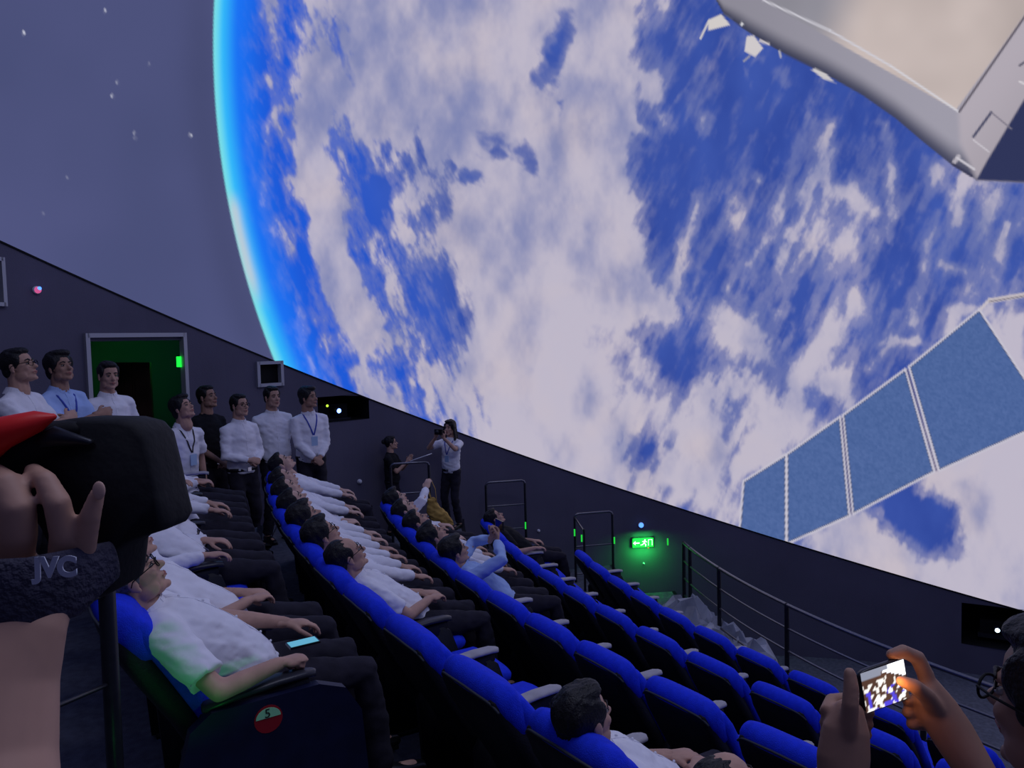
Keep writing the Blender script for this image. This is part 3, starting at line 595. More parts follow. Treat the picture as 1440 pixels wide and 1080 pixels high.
def hand_mesh(pose, vox=.0045):
    if (pose, vox) in HANDS: return HANDS[(pose, vox)]
    m = MB()                   # wrist at 0, fingers along +x, palm faces -z, thumb at +y
    m.tube([(-.035, 0, 0), (.0, 0, 0), (.03, .002, 0), (.07, .002, 0), (.088, 0, -.002)], [(.027, .021), (.026, .018), (.035, .015), (.041, .014), (.038, .011)], side=(0, 1, 0), n=14)
    m.ell((.035, .026, -.008), (.030, .016, .013)); m.ell((.04, -.024, -.006), (.032, .014, .012))
    cur = {'relaxed': (.30, .45, .3), 'fist': (1.25, 1.45, .8), 'flat': (.08, .10, .08), 'hold': (.75, .9, .5), 'point': (.15, .2, .1)}[pose]
    for i, (y, L, r) in enumerate(((.030, .072, .0088), (.0105, .080, .0092), (-.0095, .074, .0088), (-.0285, .058, .0078))):
        c = cur if not (pose == 'point' and i > 0) else (.7, .9, .5)
        c = [q*(1+.12*i) for q in c]
        p = Vector((.085-.004*abs(i-1), y, -.001)); a = 0; P = [p-Vector((.012, 0, 0)), p.copy()]; sp = (y-.001)*1.9
        for k, fr in enumerate((.45, .30, .25)):
            a += c[k]; d = Vector((math.cos(a), sp*math.cos(a)*.6, -math.sin(a))); p = p+d.normalized()*L*fr; P.append(p.copy())
        m.tube(P, [r, r*1.03, r*.98, r*.92, r*.78], n=10)
    ta = {'relaxed': .3, 'fist': .9, 'flat': .1, 'hold': .7, 'point': .35}[pose]
    b = Vector((.022, .030, -.006)); P = [Vector((.005, .018, -.004)), b]
    for k, L in enumerate((.034, .030, .024)):
        an = .75-.35*k*(1+ta*.6); d = Vector((math.cos(an), math.sin(an), -.25-ta*.7)).normalized(); P.append(P[-1]+d*L)
    m.tube(P, [.014, .0125, .0110, .0105, .0082], n=10)
    HANDS[(pose, vox)] = remesh(m, vox, 2, .45); return HANDS[(pose, vox)]
def ik(a, b, l1, l2, hint):
    a, b = Vector(a), Vector(b); d = b-a; L = min(d.length, (l1+l2)*.998); u = d.normalized(); b2 = a+u*L
    x = (l1*l1-l2*l2+L*L)/(2*L); h = math.sqrt(max(l1*l1-x*x, 0)); hv = Vector(hint); hv = hv-u*hv.dot(u)
    hv = hv.normalized() if hv.length > 1e-4 else u.orthogonal().normalized()
    return a+u*x+hv*h, b2
CACHE = {}
def V(*a): return Vector(a)
def pose_std(arms='front', lean=0, turn=0):
    J = dict(pel=V(0, 0, .94), waist=V(.0+lean*.3, 0, 1.08), chest=V(lean*.7-.005, 0, 1.27), shc=V(lean-.015, 0, 1.42), neck=V(lean-.01, 0, 1.50), head=V(lean+.012, 0, 1.625), hy=.085,
             hips=[V(0, s*.085, .93) for s in (1, -1)], feet=[V(-.02, s*.11, .08) for s in (1, -1)], toe=V(1, 0, 0), knee=(1, 0, 0))
    sh = [V(lean-.015, s*.165, 1.375) for s in (1, -1)]
    T = {'front': [(.21, .035, .96), (.23, -.03, .95)], 'crossed': [(.21, -.10, 1.235), (.24, .11, 1.265)], 'side': [(.02, .27, .86), (.02, -.27, .86)], 'back': [(-.17, .05, .97), (-.19, -.04, .97)],
         'camera': [(.30, .07, 1.50), (.30, -.09, 1.50)], 'clap': [(.30, .04, 1.28), (.30, -.04, 1.30)], 'phone': [(.42, .09, 1.45), (.42, -.13, 1.45)], 'belly': [(.20, .05, 1.04), (.22, -.05, 1.06)]}[arms]
    hn = {'front': 'fist', 'crossed': 'relaxed', 'side': 'relaxed', 'back': 'fist', 'camera': 'hold', 'clap': 'flat', 'phone': 'hold', 'belly': 'fist'}[arms]
    hint = {'camera': (0, 1, -1), 'clap': (-.2, .5, -1), 'crossed': (.3, .8, -.8), 'back': (-.6, 1, 0), 'phone': (0, .7, -1)}.get(arms, (-.8, .9, -.1))
    J.update(sh=sh, wr=[V(*t) for t in T], hint=hint, hand=hn)
    hd = {'front': (.35, -.6, -.55), 'belly': (.3, -.9, -.2), 'crossed': (.1, -1, .0), 'side': (.15, .0, -1), 'back': (-.2, -.8, -.4), 'camera': (.3, -.25, 1), 'clap': (.5, -.1, .9), 'phone': (.6, -.2, .8)}[arms]
    J['hd'] = [V(hd[0], hd[1]*s, hd[2]) for s in (1, -1)]; J['hup'] = {'camera': (1, 0, 0), 'clap': (.3, 1, 0), 'side': (0, 1, 0)}.get(arms, (1, 0, .4))
    return J
def pose_sit(armL='lap', armR='lap', slouch=0, tall=0):
    J = dict(pel=V(.50, 0, .55), waist=V(.405, 0, .635), chest=V(.275, 0, .765+tall*.5), shc=V(.175, 0, .87+tall), neck=V(.135, 0, .925+tall), head=V(.105, 0, 1.02+tall), hy=.085,
             hips=[V(.50, s*.09, .555) for s in (1, -1)], feet=[V(.98, s*.13, .08) for s in (1, -1)], toe=V(1, 0, 0), knee=(.4, 0, 1))
    J['sh'] = [V(.18, s*.175, .845+tall) for s in (1, -1)]
    T = {'lap': (.60, .07, .69), 'thigh': (.72, .13, .675), 'arm': (.55, .27, .685), 'belly': (.46, .05, .78), 'up': (.45, .06, 1.07), 'high': (.42, .05, 1.12)}
    J['wr'] = [V(T[armL][0], T[armL][1], T[armL][2]+(tall if armL in ('up', 'high') else 0)), V(T[armR][0], -T[armR][1], T[armR][2]+(tall if armR in ('up', 'high') else 0))]
    J['hint'] = (-.5, .9, -.5); J['hand'] = 'hold' if 'up' in (armL, armR) else 'relaxed'
    J['hd'] = [V(1, -.35*s if a in ('lap', 'belly') else (0.02*s), -.12) if a not in ('up', 'high') else V(.35, -.1*s, 1) for s, a in ((1, armL), (-1, armR))]
    J['hup'] = (.0, 0, 1) if 'up' not in (armL, armR) else (1, 0, 0)
    if 'up' in (armL, armR) and armL != armR: J['hup'] = (.4, 0, 1)
    return J
def limbs(J):
    R = []
    for k, s in enumerate((1, -1)):
        h = V(J['hint'][0], J['hint'][1]*s, J['hint'][2]); el, wr_ = ik(J['sh'][k], J['wr'][k], .285, .255, h); R.append((J['sh'][k], el, wr_))
    L = []
    for k, s in enumerate((1, -1)):
        kn, an = ik(J['hips'][k], J['feet'][k], .44, .43, J['knee']); L.append((J['hips'][k], kn, an))
    return R, L
def cloth_noise(me, amp, seed):
    a, f = vf(me); n = np.empty(len(a)*3, np.float32); me.vertices.foreach_get('normal', n); n = n.reshape(-1, 3); nz = Noise(seed)
    d = (nz.fbm(a[:, 2]*15+a[:, 0]*7+40, a[:, 1]*6+a[:, 0]*4+60, 3)-.5)*amp*2.2+(nz.fbm(a[:, 2]*34+a[:, 1]*12+10, a[:, 0]*22+a[:, 1]*8+30, 2)-.5)*amp
    a = a+n*d[:, None]; me.vertices.foreach_set('co', a.astype(np.float32).ravel()); me.update(); return me
def body_meshes(key, J, sleeve, near, build):
    ck = (key, sleeve, near, build)
    if ck in CACHE: return CACHE[ck]
    A, L = limbs(J); b = build; S = (0, 1, 0); vb = .010 if near else .016; vc = .009 if near else .0135
    m = MB()
    m.tube([J['pel'], J['waist'], J['chest'], J['shc'], J['neck'], J['head']+V(-.03, 0, -.03)], [(.15*b, .10*b), (.135*b, .095*b), (.14*b, .095*b), (.095, .055), (.052, .055), (.052, .054)], side=S, n=16)
    for sh, el, w in A:
        fd = (w-el).normalized(); m.tube([J['shc']*.5+sh*.5-V(0, 0, .012), sh-V(0, 0, .006), el], [.038, .044*b, .036]); m.tube([el, el*.65+w*.35, w, w+fd*.005], [.036, .036, .0255, .024])
    for hp, kn, an in L:
        m.tube([hp, kn, an], [.075, .05, .035]); m.tube([an+V(-.03, 0, -.03), an+J['toe']*.15+V(0, 0, -.045)], [.035, .03])
    body = remesh(m, vb, 4, .5)
    m = MB(); seated = J['pel'].x > .3
    up_ = (J['waist']-J['pel']).normalized(); fwd = V(up_.z, 0, -up_.x)
    belly = .012 if not seated else .02
    tor = [(J['pel']-up_*(.03 if not seated else .02), .166*b, .122*b), (J['pel']*.5+J['waist']*.5+fwd*belly, .166*b, .130*b), (J['waist']+fwd*belly, .160*b, .128*b), (J['chest'], .172*b, .125*b), (J['chest']*.45+J['shc']*.55, .164*b, .112*b), (J['shc']-V(0, 0, .005), .125*b, .080), (J['shc']*.5+J['neck']*.5-V(0, 0, .012), .084, .070), (J['neck']-(J['neck']-J['shc'])*.30, .061, .062)]
    m.tube([t[0] for t in tor], [(t[1], t[2]) for t in tor], side=S, n=20, round_=False)
    for k, (sh, el, w) in enumerate(A):
        c0 = J['shc']*.55+sh*.45
        if sleeve == 'long': m.tube([c0, sh, sh*.5+el*.5, el, el*.5+w*.5, w-(w-el).normalized()*.015], [.062, .068*b, .058*b, .052, .046, .036], n=14, round_=False)
        else: m.tube([c0, sh, sh*.6+el*.4, sh*.22+el*.78], [.062, .070*b, .066*b, .064*b], n=14, round_=False)
    shirt = cloth_noise(remesh(m, vc, 3, .5), .012, hash_(key))
    m = MB(); m.tube([J['pel']+up_*.04, J['pel'], J['pel']-up_*.07], [(.150*b, .108*b), (.160*b, .118*b), (.150*b, .115*b)], side=S, n=18)
    for hp, kn, an in L:
        if seated: m.tube([hp-V(.03, 0, 0), hp*.5+kn*.5+V(0, 0, -.01), kn+V(0, 0, -.005), kn*.5+an*.5, an+V(0, 0, .02)], [.092*b, .086, .070, .064, .058], n=14)
        else: m.tube([hp+V(0, 0, .02), hp*.5+kn*.5, kn, kn*.5+an*.5, an+V(0, 0, .01)], [.092*b, .082, .068, .062, .058], n=14, round_=False)
    tr = cloth_noise(remesh(m, .014 if near else .018, 3, .5), .010, 77)
    shoes = []
    for hp, kn, an in L:
        m = MB(); m.tube([an+V(-.045, 0, -.038), an+V(.05, 0, -.035), an+V(.13, 0, -.048), an+V(.19, 0, -.052)], [(.037, .034), (.040, .036), (.044, .028), (.032, .022)], side=S, n=12)
        m.box(an+V(.065, 0, -.072), (.125, .036, .008)); shoes.append(m.mesh('shoe'))
    m = MB(); n0 = J['neck']-(J['neck']-J['shc'])*(.38 if seated else .22); ax = (J['head']-J['neck']).normalized(); Rn = rotm(ax, V(0, 1, 0)); pr = []
    for lay in range(2):
        rs = []
        for k in range(21):
            a = 2*math.pi*k/20*.93+math.radians(12.6); off = Rn@V(0, math.sin(a)*(.063+.006*lay), -math.cos(a)*(.063+.006*lay))
            pass
    # collar: a standing band open at the throat with two flaps
    fx = fwd if seated else V(1, 0, 0); yy = V(0, 1, 0); rs = []
    for k in range(25):
        a = math.radians(16+328*k/24); o = fx*math.cos(a)*.062+yy*math.sin(a)*.062; dip = fx*0-ax*.022*max(0, math.cos(a))
        base = n0+dip; rs.append([base+o*1.0-ax*.040, base+o*.98+ax*.012, base+o*1.07+ax*.014, base+o*1.36-ax*.030])
    m.rings(rs)
    for s in (1, -1):
        p = n0-ax*.02+fx*.064; m.add([p+yy*s*.006+ax*.006, p+yy*s*.040+ax*.010-fx*.014, p+yy*s*.048-ax*.030-fx*.004, p+yy*s*.018-ax*.052+fx*.010, p+yy*s*.006+ax*.006+fx*.01, p+yy*s*.040+ax*.010-fx*.004, p+yy*s*.048-ax*.030+fx*.006, p+yy*s*.018-ax*.052+fx*.02],
              [(0, 1, 2, 3), (7, 6, 5, 4), (0, 4, 5, 1), (1, 5, 6, 2), (2, 6, 7, 3), (3, 7, 4, 0)])
    collar = m.mesh('collar', False)
    m = MB()                   # button placket and buttons, sunk onto the front of the shirt
    dep = [(J['neck']-(J['neck']-J['shc'])*.5, .075), (J['shc']*.7+J['chest']*.3, .108), (J['chest'], .126*b), (J['waist']+fwd*belly, .129*b), (J['pel']*.5+J['waist']*.5+fwd*belly, .131*b), (J['pel'], .122*b)]
    pp = []
    for i, (p, d) in enumerate(dep):
        q = dep[min(i+1, 5)][0]-dep[max(i-1, 0)][0]; q.normalize(); nn = V(-q.z, 0, q.x); nn = nn if nn.dot(fx) > 0 else -nn; pp.append((p+nn*(d+.002), nn, q))
    from mathutils.bvhtree import BVHTree
    a_, f_ = vf(shirt); bvh = BVHTree.FromPolygons(a_.tolist(), f_)
    def onto(p, nn, d):
        h = bvh.ray_cast(p+nn*.15, -nn, .3)[0]; return (h if h is not None else p)+nn*d
    fine = []
    for (p, nn, q), (p2, n2, q2) in zip(pp, pp[1:]): fine += [(p.lerp(p2, t), nn.lerp(n2, t).normalized()) for t in (0, .33, .66)]
    m.rings([[onto(p+yy*-.013, nn, -.01), onto(p+yy*-.013, nn, .0025), onto(p+yy*.013, nn, .0025), onto(p+yy*.013, nn, -.01)] for p, nn in fine]); placket = m.mesh('placket', False)
    bt = [onto(fine[k][0], fine[k][1], .004) for k in (2, 5, 8, 11, 13)]
    lan = []
    for s in (1, -1):
        L_ = [J['neck']+V(-.05, s*.035, -.02), J['neck']+V(.0, s*.075, -.04)]
        for t in (0, .25, .5, .75, 1):
            c0 = J['shc']*(1-t)+(J['chest']+V(0, 0, -.06))*t; L_.append(onto(c0+yy*s*(.068*(1-t)+.004), fx, .004))
        lan.append(L_)
    belt = MB(); bc = J['pel']+up_*.012
    Rb = Matrix((fwd, yy, up_)).transposed(); rs = []
    for k in range(25):
        a = 2*math.pi*k/24; e = Rb@V(math.cos(a)*.124*b, math.sin(a)*.166*b, 0); o = e.normalized()*.006; rs.append([bc+e-up_*.018, bc+e+o-up_*.018, bc+e+o+up_*.018, bc+e+up_*.018])
    belt.rings(rs, cap=False); bk = MB(); bk.box(bc+fwd*(.124*b+.007), (.004, .022, .020), Rb)
    CACHE[ck] = (body, shirt, tr, shoes, collar, placket, (bt, lan), belt.mesh('belt'), bk.mesh('belt_buckle', False), A); return CACHE[ck]
def hash_(k): return sum(ord(c) for c in str(k)) % 97
def person(label, loc, yaw, key, J, top='white', sleeve='short', hair='short', skin='skin', glasses=False, near=False, build=1.0, scale=1.0, look=0, tilt=0, roll=0, female=False, collar=True, trousers='trouser', lanyard=None, hmat='hair', watch=False, group=None, belt=True, eyes=True, hands=None, extra=None):
    body, shirt, tr, shoes, col, plk, btn, blt, bkl, A = body_meshes(key, J, sleeve, near, build)
    Hm = Matrix.Translation(J['head'])@(Euler((0, 0, look)).to_matrix()@Euler((0, -tilt, 0)).to_matrix()@Euler((roll, 0, 0)).to_matrix()).to_4x4()
    parts = [(body, Matrix.Identity(4)), (head_mesh(('f' if female else 'm', '.0045' if near else '.0062')), Hm)]
    wm = []
    for k, (sh, el, w) in enumerate(A):
        fd = (w-el).normalized(); hd = (J['hd'][k].normalized()*.7+fd*.5).normalized()
        R = rotm(hd, J['hup']); s = 1 if k == 1 else -1                       # left hand: thumb on -y side
        Sc = Matrix.Diagonal((1, s, 1)).to_3x3(); Mh = (R@Sc).to_4x4(); Mh.translation = w+fd*.005
        hp = (hands or (J['hand'],)*2)[k]
        if extra is None: parts.append((hand_mesh(hp, .0042 if near else .006), Mh))
        wm.append((w, fd))
    parts += extra or []
    me = joinmesh('person', parts); o = mk('person', me, MT[skin]); o.location = loc; o.rotation_euler = (0, 0, yaw); o.scale = (scale,)*3
    tag(o, label, 'person', group)
    def ch(name, me_, m_, M_=None):
        c = mk(name, me_, None, o)
        if not me_.materials:
            for x in (m_ if isinstance(m_, (list, tuple)) else [m_]): me_.materials.append(x)
        if me_.materials[0] != (m_ if not isinstance(m_, (list, tuple)) else m_[0]): c.data = me_ = me_.copy(); me_.materials.clear(); me_.materials.append(m_)
        if M_ is not None: c.matrix_local = M_
        return c
    ch('hair', hair_mesh(hair), MT[hmat], Hm); ch('shirt' if collar else 't_shirt', shirt, MT[top]); ch('trousers', tr, MT[trousers]); [ch('shoe', q_, MT['shoe']) for q_ in shoes]
    if eyes:
        for q_ in ('1', '-1'): ch('eye', feature('eyes'+q_), [MT['eye'], MT['iris']], Hm); ch('eyebrow', feature('brows'+q_), MT['hair'], Hm)
        ch('lips', feature('lips'), MT['lips'], Hm)
    if glasses: ch('glasses', feature('glasses'), MT['black'], Hm)
    if collar: ch('collar', col, MT[top]); ch('placket', plk, MT[top])
    if collar and near:
        for b0 in btn[0]: m = MB(); m.ell(b0, (.0055,)*3, nu=8, nv=6); ch('button', m.mesh('button'), MT['ball'])
    if belt: b_ = ch('belt', blt, MT['belt']); c = mk('belt_buckle', bkl, MT['chrome'] if not bkl.materials else None, b_)
    if lanyard:
        m = MB(); ch_ = btn[1][0][-1]-V(0, 0, .02)
        for L in btn[1]: m.tube(L, [(.008, .002)]*len(L), side=(0, 1, 0), n=6)
        c = ch('lanyard', m.mesh('lanyard'), MT[lanyard]); m = MB(); m.box(ch_+V(.008, 0, -.05), (.003, .036, .052)); mk('badge', m.mesh('badge', False), MT['card'], c)
    if watch:
        w, fd = wm[watch-1]; m = MB(); R = rotm(fd); m.tube([w-fd*.022, w-fd*.004], [(.031, .029)]*2, n=16, round_=False); c = ch('watch', m.mesh('watch'), MT['chrome'])
    return o
def face_to(p, px, py, d): q = at(px, py, d); return math.atan2(q.y-p.y, q.x-p.x)
def stand(label, px, d, lvl, key, J, hd_py=None, toward=None, **kw):
    p = at(px, 500, d); loc = V(p.x, p.y, EZ+FL[lvl]-.0)
    if hd_py is not None:      # scale so that the head top meets the photo
        zt = at(px, hd_py, d).z; kw['scale'] = (zt-loc.z)/1.755
    return person(label, loc, toward, key, J, **kw)
FC = math.radians(25)
# the standing group along the left wall
stand('man in white short sleeves with folded arms and glasses, farthest left', 24, 5.5, 1, 'crossed', pose_std('crossed'), 489, math.radians(2), glasses=True, hair='short', tilt=.25, build=1.08)
stand('man in a light blue short-sleeved shirt with folded arms beside the doorway', 82, 6.15, 1, 'crossed', pose_std('crossed'), 494, math.radians(-18), top='lblue', hair='full', tilt=.22, look=-.1, lanyard='lanyard', skin='skin_dark', watch=1)
stand('man in a white shirt standing in front of the green lit doorway', 150, 6.7, 1, 'side', pose_std('side'), 508, math.radians(-30), hair='short', tilt=-.05, look=-.2, build=1.05)
stand('man in white short sleeves leaning and looking up, dark lanyard and watch', 246, 7.6, 2, 'side2', pose_std('side', lean=.06), 556, math.radians(-25), hair='full', tilt=.45, look=.15, lanyard='belt', watch=2)
stand('man in a black T-shirt with hands clasped, beside the doorway', 288, 8.5, 2, 'front', pose_std('front'), 542, math.radians(-28), top='black_cloth', collar=False, hair='short', tilt=.2, look=.15, skin='skin_dark')
stand('man in a long-sleeved white shirt and glasses with hands joined, below the wall window', 333, 8.3, 2, 'frontl', pose_std('belly'), 554, math.radians(-35), sleeve='long', glasses=True, hair='short', tilt=.1, look=.1)
stand('broad man in a white shirt, hands behind his back, second from the projector niche', 380, 8.9, 2, 'back', pose_std('back'), 543, math.radians(-50), sleeve='long', hair='short', tilt=.05, build=1.1, look=.15)
stand('man in a white shirt with a blue lanyard and badge beside the projector niche', 431, 9.0, 2, 'frontl2', pose_std('front'), 544, math.radians(-55), sleeve='long', hair='full', tilt=.1, look=.6, lanyard='lanyard', skin='skin_dark')
stand('woman in black behind the small guard rail, raising her hands', 545, 10.7, 3, 'clap', pose_std('clap'), 614, math.radians(-10), top='black_cloth', collar=False, hair='bun', female=True, tilt=.15, look=.3)
wo = stand('long-haired woman in a white T-shirt and blue lanyard photographing the audience', 630, 11.0, 3, 'camera', pose_std('camera'), 591, math.radians(-118), top='white', collar=False, hair='long', female=True, lanyard='lanyard', build=.95)
def cam_small(o, w):           # compact camera held in front of the face
    Mw = o.matrix_basis; p = Mw@V(.33, 0, 1.60); R = rotm(Mw.to_3x3()@V(1, 0, 0)); m = MB(); e = empty('compact_camera', p)
    tag(e, 'compact camera held up by the long-haired woman in white', 'camera'); m.box((0, 0, 0), (.022, .062, .038), R); m.build('body', MT['cam'], e, smooth=False)
    m = MB(); m.tube([R@V(.02, 0, 0), R@V(.06, 0, 0)], [.028, .026], n=16, round_=False); m.build('lens_barrel', MT['metal'], e)
cam_small(wo, 0)
# seated audience; index of the seat in each row
def sit(label, j, i, key, J, dz=0, fwd=0, **kw):
    e, p, yaw = SEATS[(j, i)]; d = V(math.cos(yaw), math.sin(yaw), 0); kw.setdefault('tilt', .55)
    return person(label, p+d*fwd+V(0, 0, dz), yaw, key, J, **kw)
SL = dict(lap=pose_sit('lap', 'lap'), arm=pose_sit('arm', 'arm'), thigh=pose_sit('thigh', 'thigh'), belly=pose_sit('belly', 'belly'), la=pose_sit('lap', 'arm'), ta=pose_sit('thigh', 'arm'), up=pose_sit('up', 'up'), hi=pose_sit('lap', 'high'))
n1 = len(A1)-1
grandpa = sit('grey-haired man with glasses and white shirt reclining in the nearest left seat', 1, n1, 'ta', SL['ta'], glasses=True, hair='receding', hmat='hair_grey', near=True, build=1.08, tilt=.55, skin='skin', hands=('relaxed', 'fist'), fwd=-.03)
sit('person in white hidden behind the grey-haired man, hands clasped on the lap', 1, n1-1, 'lap', SL['lap'], hair='short')
sit('person in a white shirt holding a phone, second beyond the empty highest seat', 1, n1-3, 'la', SL['la'], sleeve='long')
sit('seated man in white long sleeves with a raised fist, behind the camcorder', 1, n1-4, 'belly', SL['belly'], sleeve='long', hands=('fist', 'fist'))
sit('seated man whose hand reaches over dark knees beyond the camcorder', 1, n1-5, 'lap', SL['thigh'], sleeve='long')
sit('seated man in white, fingers curled, just beyond the camcorder corner', 1, n1-6, 'belly', SL['belly'], sleeve='long')
sit('seated man in white, farthest of the highest row', 1, n1-7, 'lapl', SL['lap'], sleeve='long')
sit('black-haired man with glasses and bald forehead in the second row', 2, 6, 'lap', SL['lap'], glasses=True, hair='receding', near=True, tilt=.5, sleeve='short')
sit('black-haired man with glasses just beyond the balding man, second row', 2, 5, 'thl', SL['thigh'], glasses=True, hair='full', tilt=.55, sleeve='long')
sit('dark-haired man third from the balding man in the second row', 2, 4, 'thl', SL['thigh'], hair='full', tilt=.55, sleeve='long')
sit('pink-faced man leaning far back on his blue seat, second row', 2, 3, 'armL', SL['thigh'], hair='short', tilt=.8, sleeve='long', skin='skin_pale')
sit('man reclining in white, third from the wall end of the second row', 2, 2, 'lapl', SL['lap'], tilt=.85, sleeve='long', skin='skin_pale')
sit('man reclining in white, second from the wall end of the second row', 2, 1, 'thl', SL['thigh'], tilt=.85, sleeve='long', skin='skin_pale')
sit('man reclining in white at the wall end of the second row', 2, 0, 'thl', SL['thigh'], tilt=.9, sleeve='long', skin='skin_pale', dz=.06)
near_man = sit('black-haired man seen from behind beside pale armrests, bottom centre', 2, 10, 'lap', SL['lap'], hair='short', near=True, tilt=.22, look=.0, dz=-.02, fwd=-.05)
sit('balding man whose head top shows at the bottom edge', 2, 11, 'lap', SL['lap'], hair='receding', near=True, tilt=.4, fwd=-.06)
sit('woman with raised hands at the wall end of the middle row', 3, 0, 'hi', SL['hi'], hair='full', female=True, tilt=.7, sleeve='long', skin='skin_pale')
sit('pale short-haired man second from the wall in the middle row', 3, 1, 'lap', SL['lap'], hair='short', tilt=.9, skin='skin_pale')
sit('dark-haired man third from the wall in the middle row', 3, 2, 'thl', SL['thigh'], hair='short', tilt=.8, sleeve='long')
sit('black-haired man next to the man filming with a phone, middle row', 3, 3, 'thl', SL['thigh'], hair='full', tilt=.8, sleeve='long')
filmer = sit('man in a pale blue shirt filming the dome with a phone in both hands', 3, 4, 'up', SL['up'], top='lblue', sleeve='long', hair='full', tilt=.35)
sit('lone short-haired person in dark clothes at the wall end near the front', 4, 0, 'la', SL['la'], top='black_cloth', hair='short', tilt=.7, collar=False)
e = empty('smartphone', filmer.matrix_basis@V(.50, 0, 1.19), filmer.rotation_euler.z); tag(e, 'black smartphone held up by the man in pale blue', 'phone')
m = MB(); m.box((0, 0, 0), (.005, .075, .038)); m.build('case', MT['phone'], e, smooth=False); m = MB(); m.box((-.0055, 0, 0), (.0008, .068, .034)); m.build('screen', MT['dglass'], e, smooth=False)
# ------------------------------------------------------------------ railings, signs and fittings
def bar(name, pts, r, m, parent, n=10): b = MB(); b.tube(pts, [r]*len(pts), n=n); return b.build(name, m, parent)
fr = empty('front_railing', arcp(10.92, 3.4, FL[6])); tag(fr, 'curved dark metal guard railing in front of the lowest seats', 'railing')
def rel(P): return [p-fr.location for p in P]
RG = 10.92; ga = math.atan2(at_z(943, 764, FL[6]+1.0).y-CY, at_z(943, 764, FL[6]+1.0).x-CX) % (2*math.pi); gb = ga+.92
bar('handrail', rel([arcp(RG, ga+(gb-ga)*k/60, FL[6]+1.0) for k in range(61)]), .024, MT['rail'], fr)
for h in (.72, .45, .18): bar('rail', rel([arcp(RG, ga+(gb-ga)*k/60, FL[6]+h) for k in range(61)]), .014, MT['rail'], fr)
for k, aa in enumerate([ga, ga+.028, ga+.125, ga+.265, ga+.43, ga+.60, ga+.77, ga+.92]):
    bar('post', rel([arcp(RG, aa, FL[6]-.0), arcp(RG, aa, FL[6]+1.0)]), .028, MT['metal'], fr)
def gate(label, x0, x1, ytop, d, lv, rails, back=False):
    a, b = at(x0, ytop, d), at(x1, ytop-0, d+.12); z0 = EZ+FL[lv]; a.z = b.z = (a.z+b.z)/2; H = a.z-z0
    e = empty('guard_rail', V(a.x, a.y, z0)); tag(e, label, 'railing', 'guard rails at the row ends'); o = e.location
    f = lambda p, h: V(p.x-o.x, p.y-o.y, h)
    c = .05; u = (b-a).normalized()
    bar('top_bar', [f(a, H-c), f(a+u*.015, H-.015), f(a+u*c, H), f(b-u*c, H), f(b-u*.015, H-.015), f(b, H-c)], .017, MT['rail'], e)
    for p in (a, b): bar('post', [f(p, 0), f(p, H-c)], .019, MT['metal'], e)
    for h in rails: bar('rail', [f(a, H*h), f(b, H*h)], .012, MT['rail'], e)
    if back:
        q = a+V(.10, -.42, 0); bar('return_bar', [f(a, H-.05), f(q, H-.16)], .015, MT['rail'], e); bar('post', [f(q, 0), f(q, H-.14)], .018, MT['metal'], e); bar('rail', [f(a, H*.5), f(q, H*.42)], .012, MT['rail'], e)
    return e
gate('dark guard rail left of the long-haired woman, in front of the woman in black', 549, 603, 651, 10.3, 3, (.30, .62), False)
gate('dark guard rail between the long-haired woman and the lone dark-clothed person', 683, 738, 677, 11.5, 4, (.34, .67), False)
gate('double guard rail at the wall end of the front row, nearest the exit sign', 808, 861, 721, 11.6, 5, (.12, .52), True)
# clipboard held by the woman in black
m = MB(); p = at(592, 643, 10.45); R = rotm((1, -.3, .35)); m.box((0, 0, 0), (.13, .09, .004), R); cb = m.build('open_booklet', MT['paper'], None, smooth=False, loc=p); tag(cb, 'open pale booklet resting on the top bar beside the woman in black', 'booklet')
# ochre bag
bp = at(613, 722, 9.2); m = MB(); m.tube([(-.05, 0, .16), (-.03, 0, .05), (.03, 0, -.03), (.13, .02, -.10), (.2, .02, -.13)], [(.05, .03), (.09, .05), (.10, .06), (.07, .04), (.03, .02)], side=(0, 0, 1), n=14); bgm = cloth_noise(remesh(m, .010, 2), .02, 5)
bg = mk('bag', bgm, MT['tan'], None, bp); tag(bg, 'ochre cloth bag slung beside the long-haired woman in white', 'bag'); m = MB(); m.tube([(-.05, 0, .17), (-.09, 0, .30), (-.05, 0, .42), (.0, 0, .30), (.02, 0, .05)], [(.012, .004)]*5, n=8); m.build('strap', MT['tan'], bg)
# exit sign
def wallpt(px, py, out=.03):
    t, z = wall_at(px, py); R = wallframe(t); return wp(t, z)-R.col[1]*out, R
P_, R_ = wallpt(903, 762, .035); e = empty('exit_sign', P_); tag(e, 'glowing green exit sign with arrow and running figure on the dark wall', 'sign')
def wb(mb, x, z, hx, hz, y=-.022, hy=.004): mb.box(R_@V(x, y, z), (hx, hy, hz), R_)
m = MB(); wb(m, 0, 0, .185, .085, 0, .018); m.build('housing', MT['metal'], e, smooth=False)
m = MB(); wb(m, 0, 0, .172, .072, -.02, .003); m.build('sign_face', MT['g_green'], e, smooth=False)
m = MB(); wb(m, -.105, 0, .045, .010, -.025, .002)
for s in (1, -1): m.add([R_@V(*q) for q in ((-.17, -.025, 0), (-.125, -.025, s*.036), (-.125, -.029, s*.036), (-.17, -.029, 0), (-.135, -.025, 0), (-.135, -.029, 0))], [(0, 1, 2, 3), (0, 3, 5, 4), (1, 4, 5, 2), (3, 2, 5), (0, 4, 1)])
m.build('arrow', MT['g_white'], e, smooth=False)
m = MB(); m.ell(R_@V(.03, -.026, .045), (.013,)*3, nu=8, nv=6)
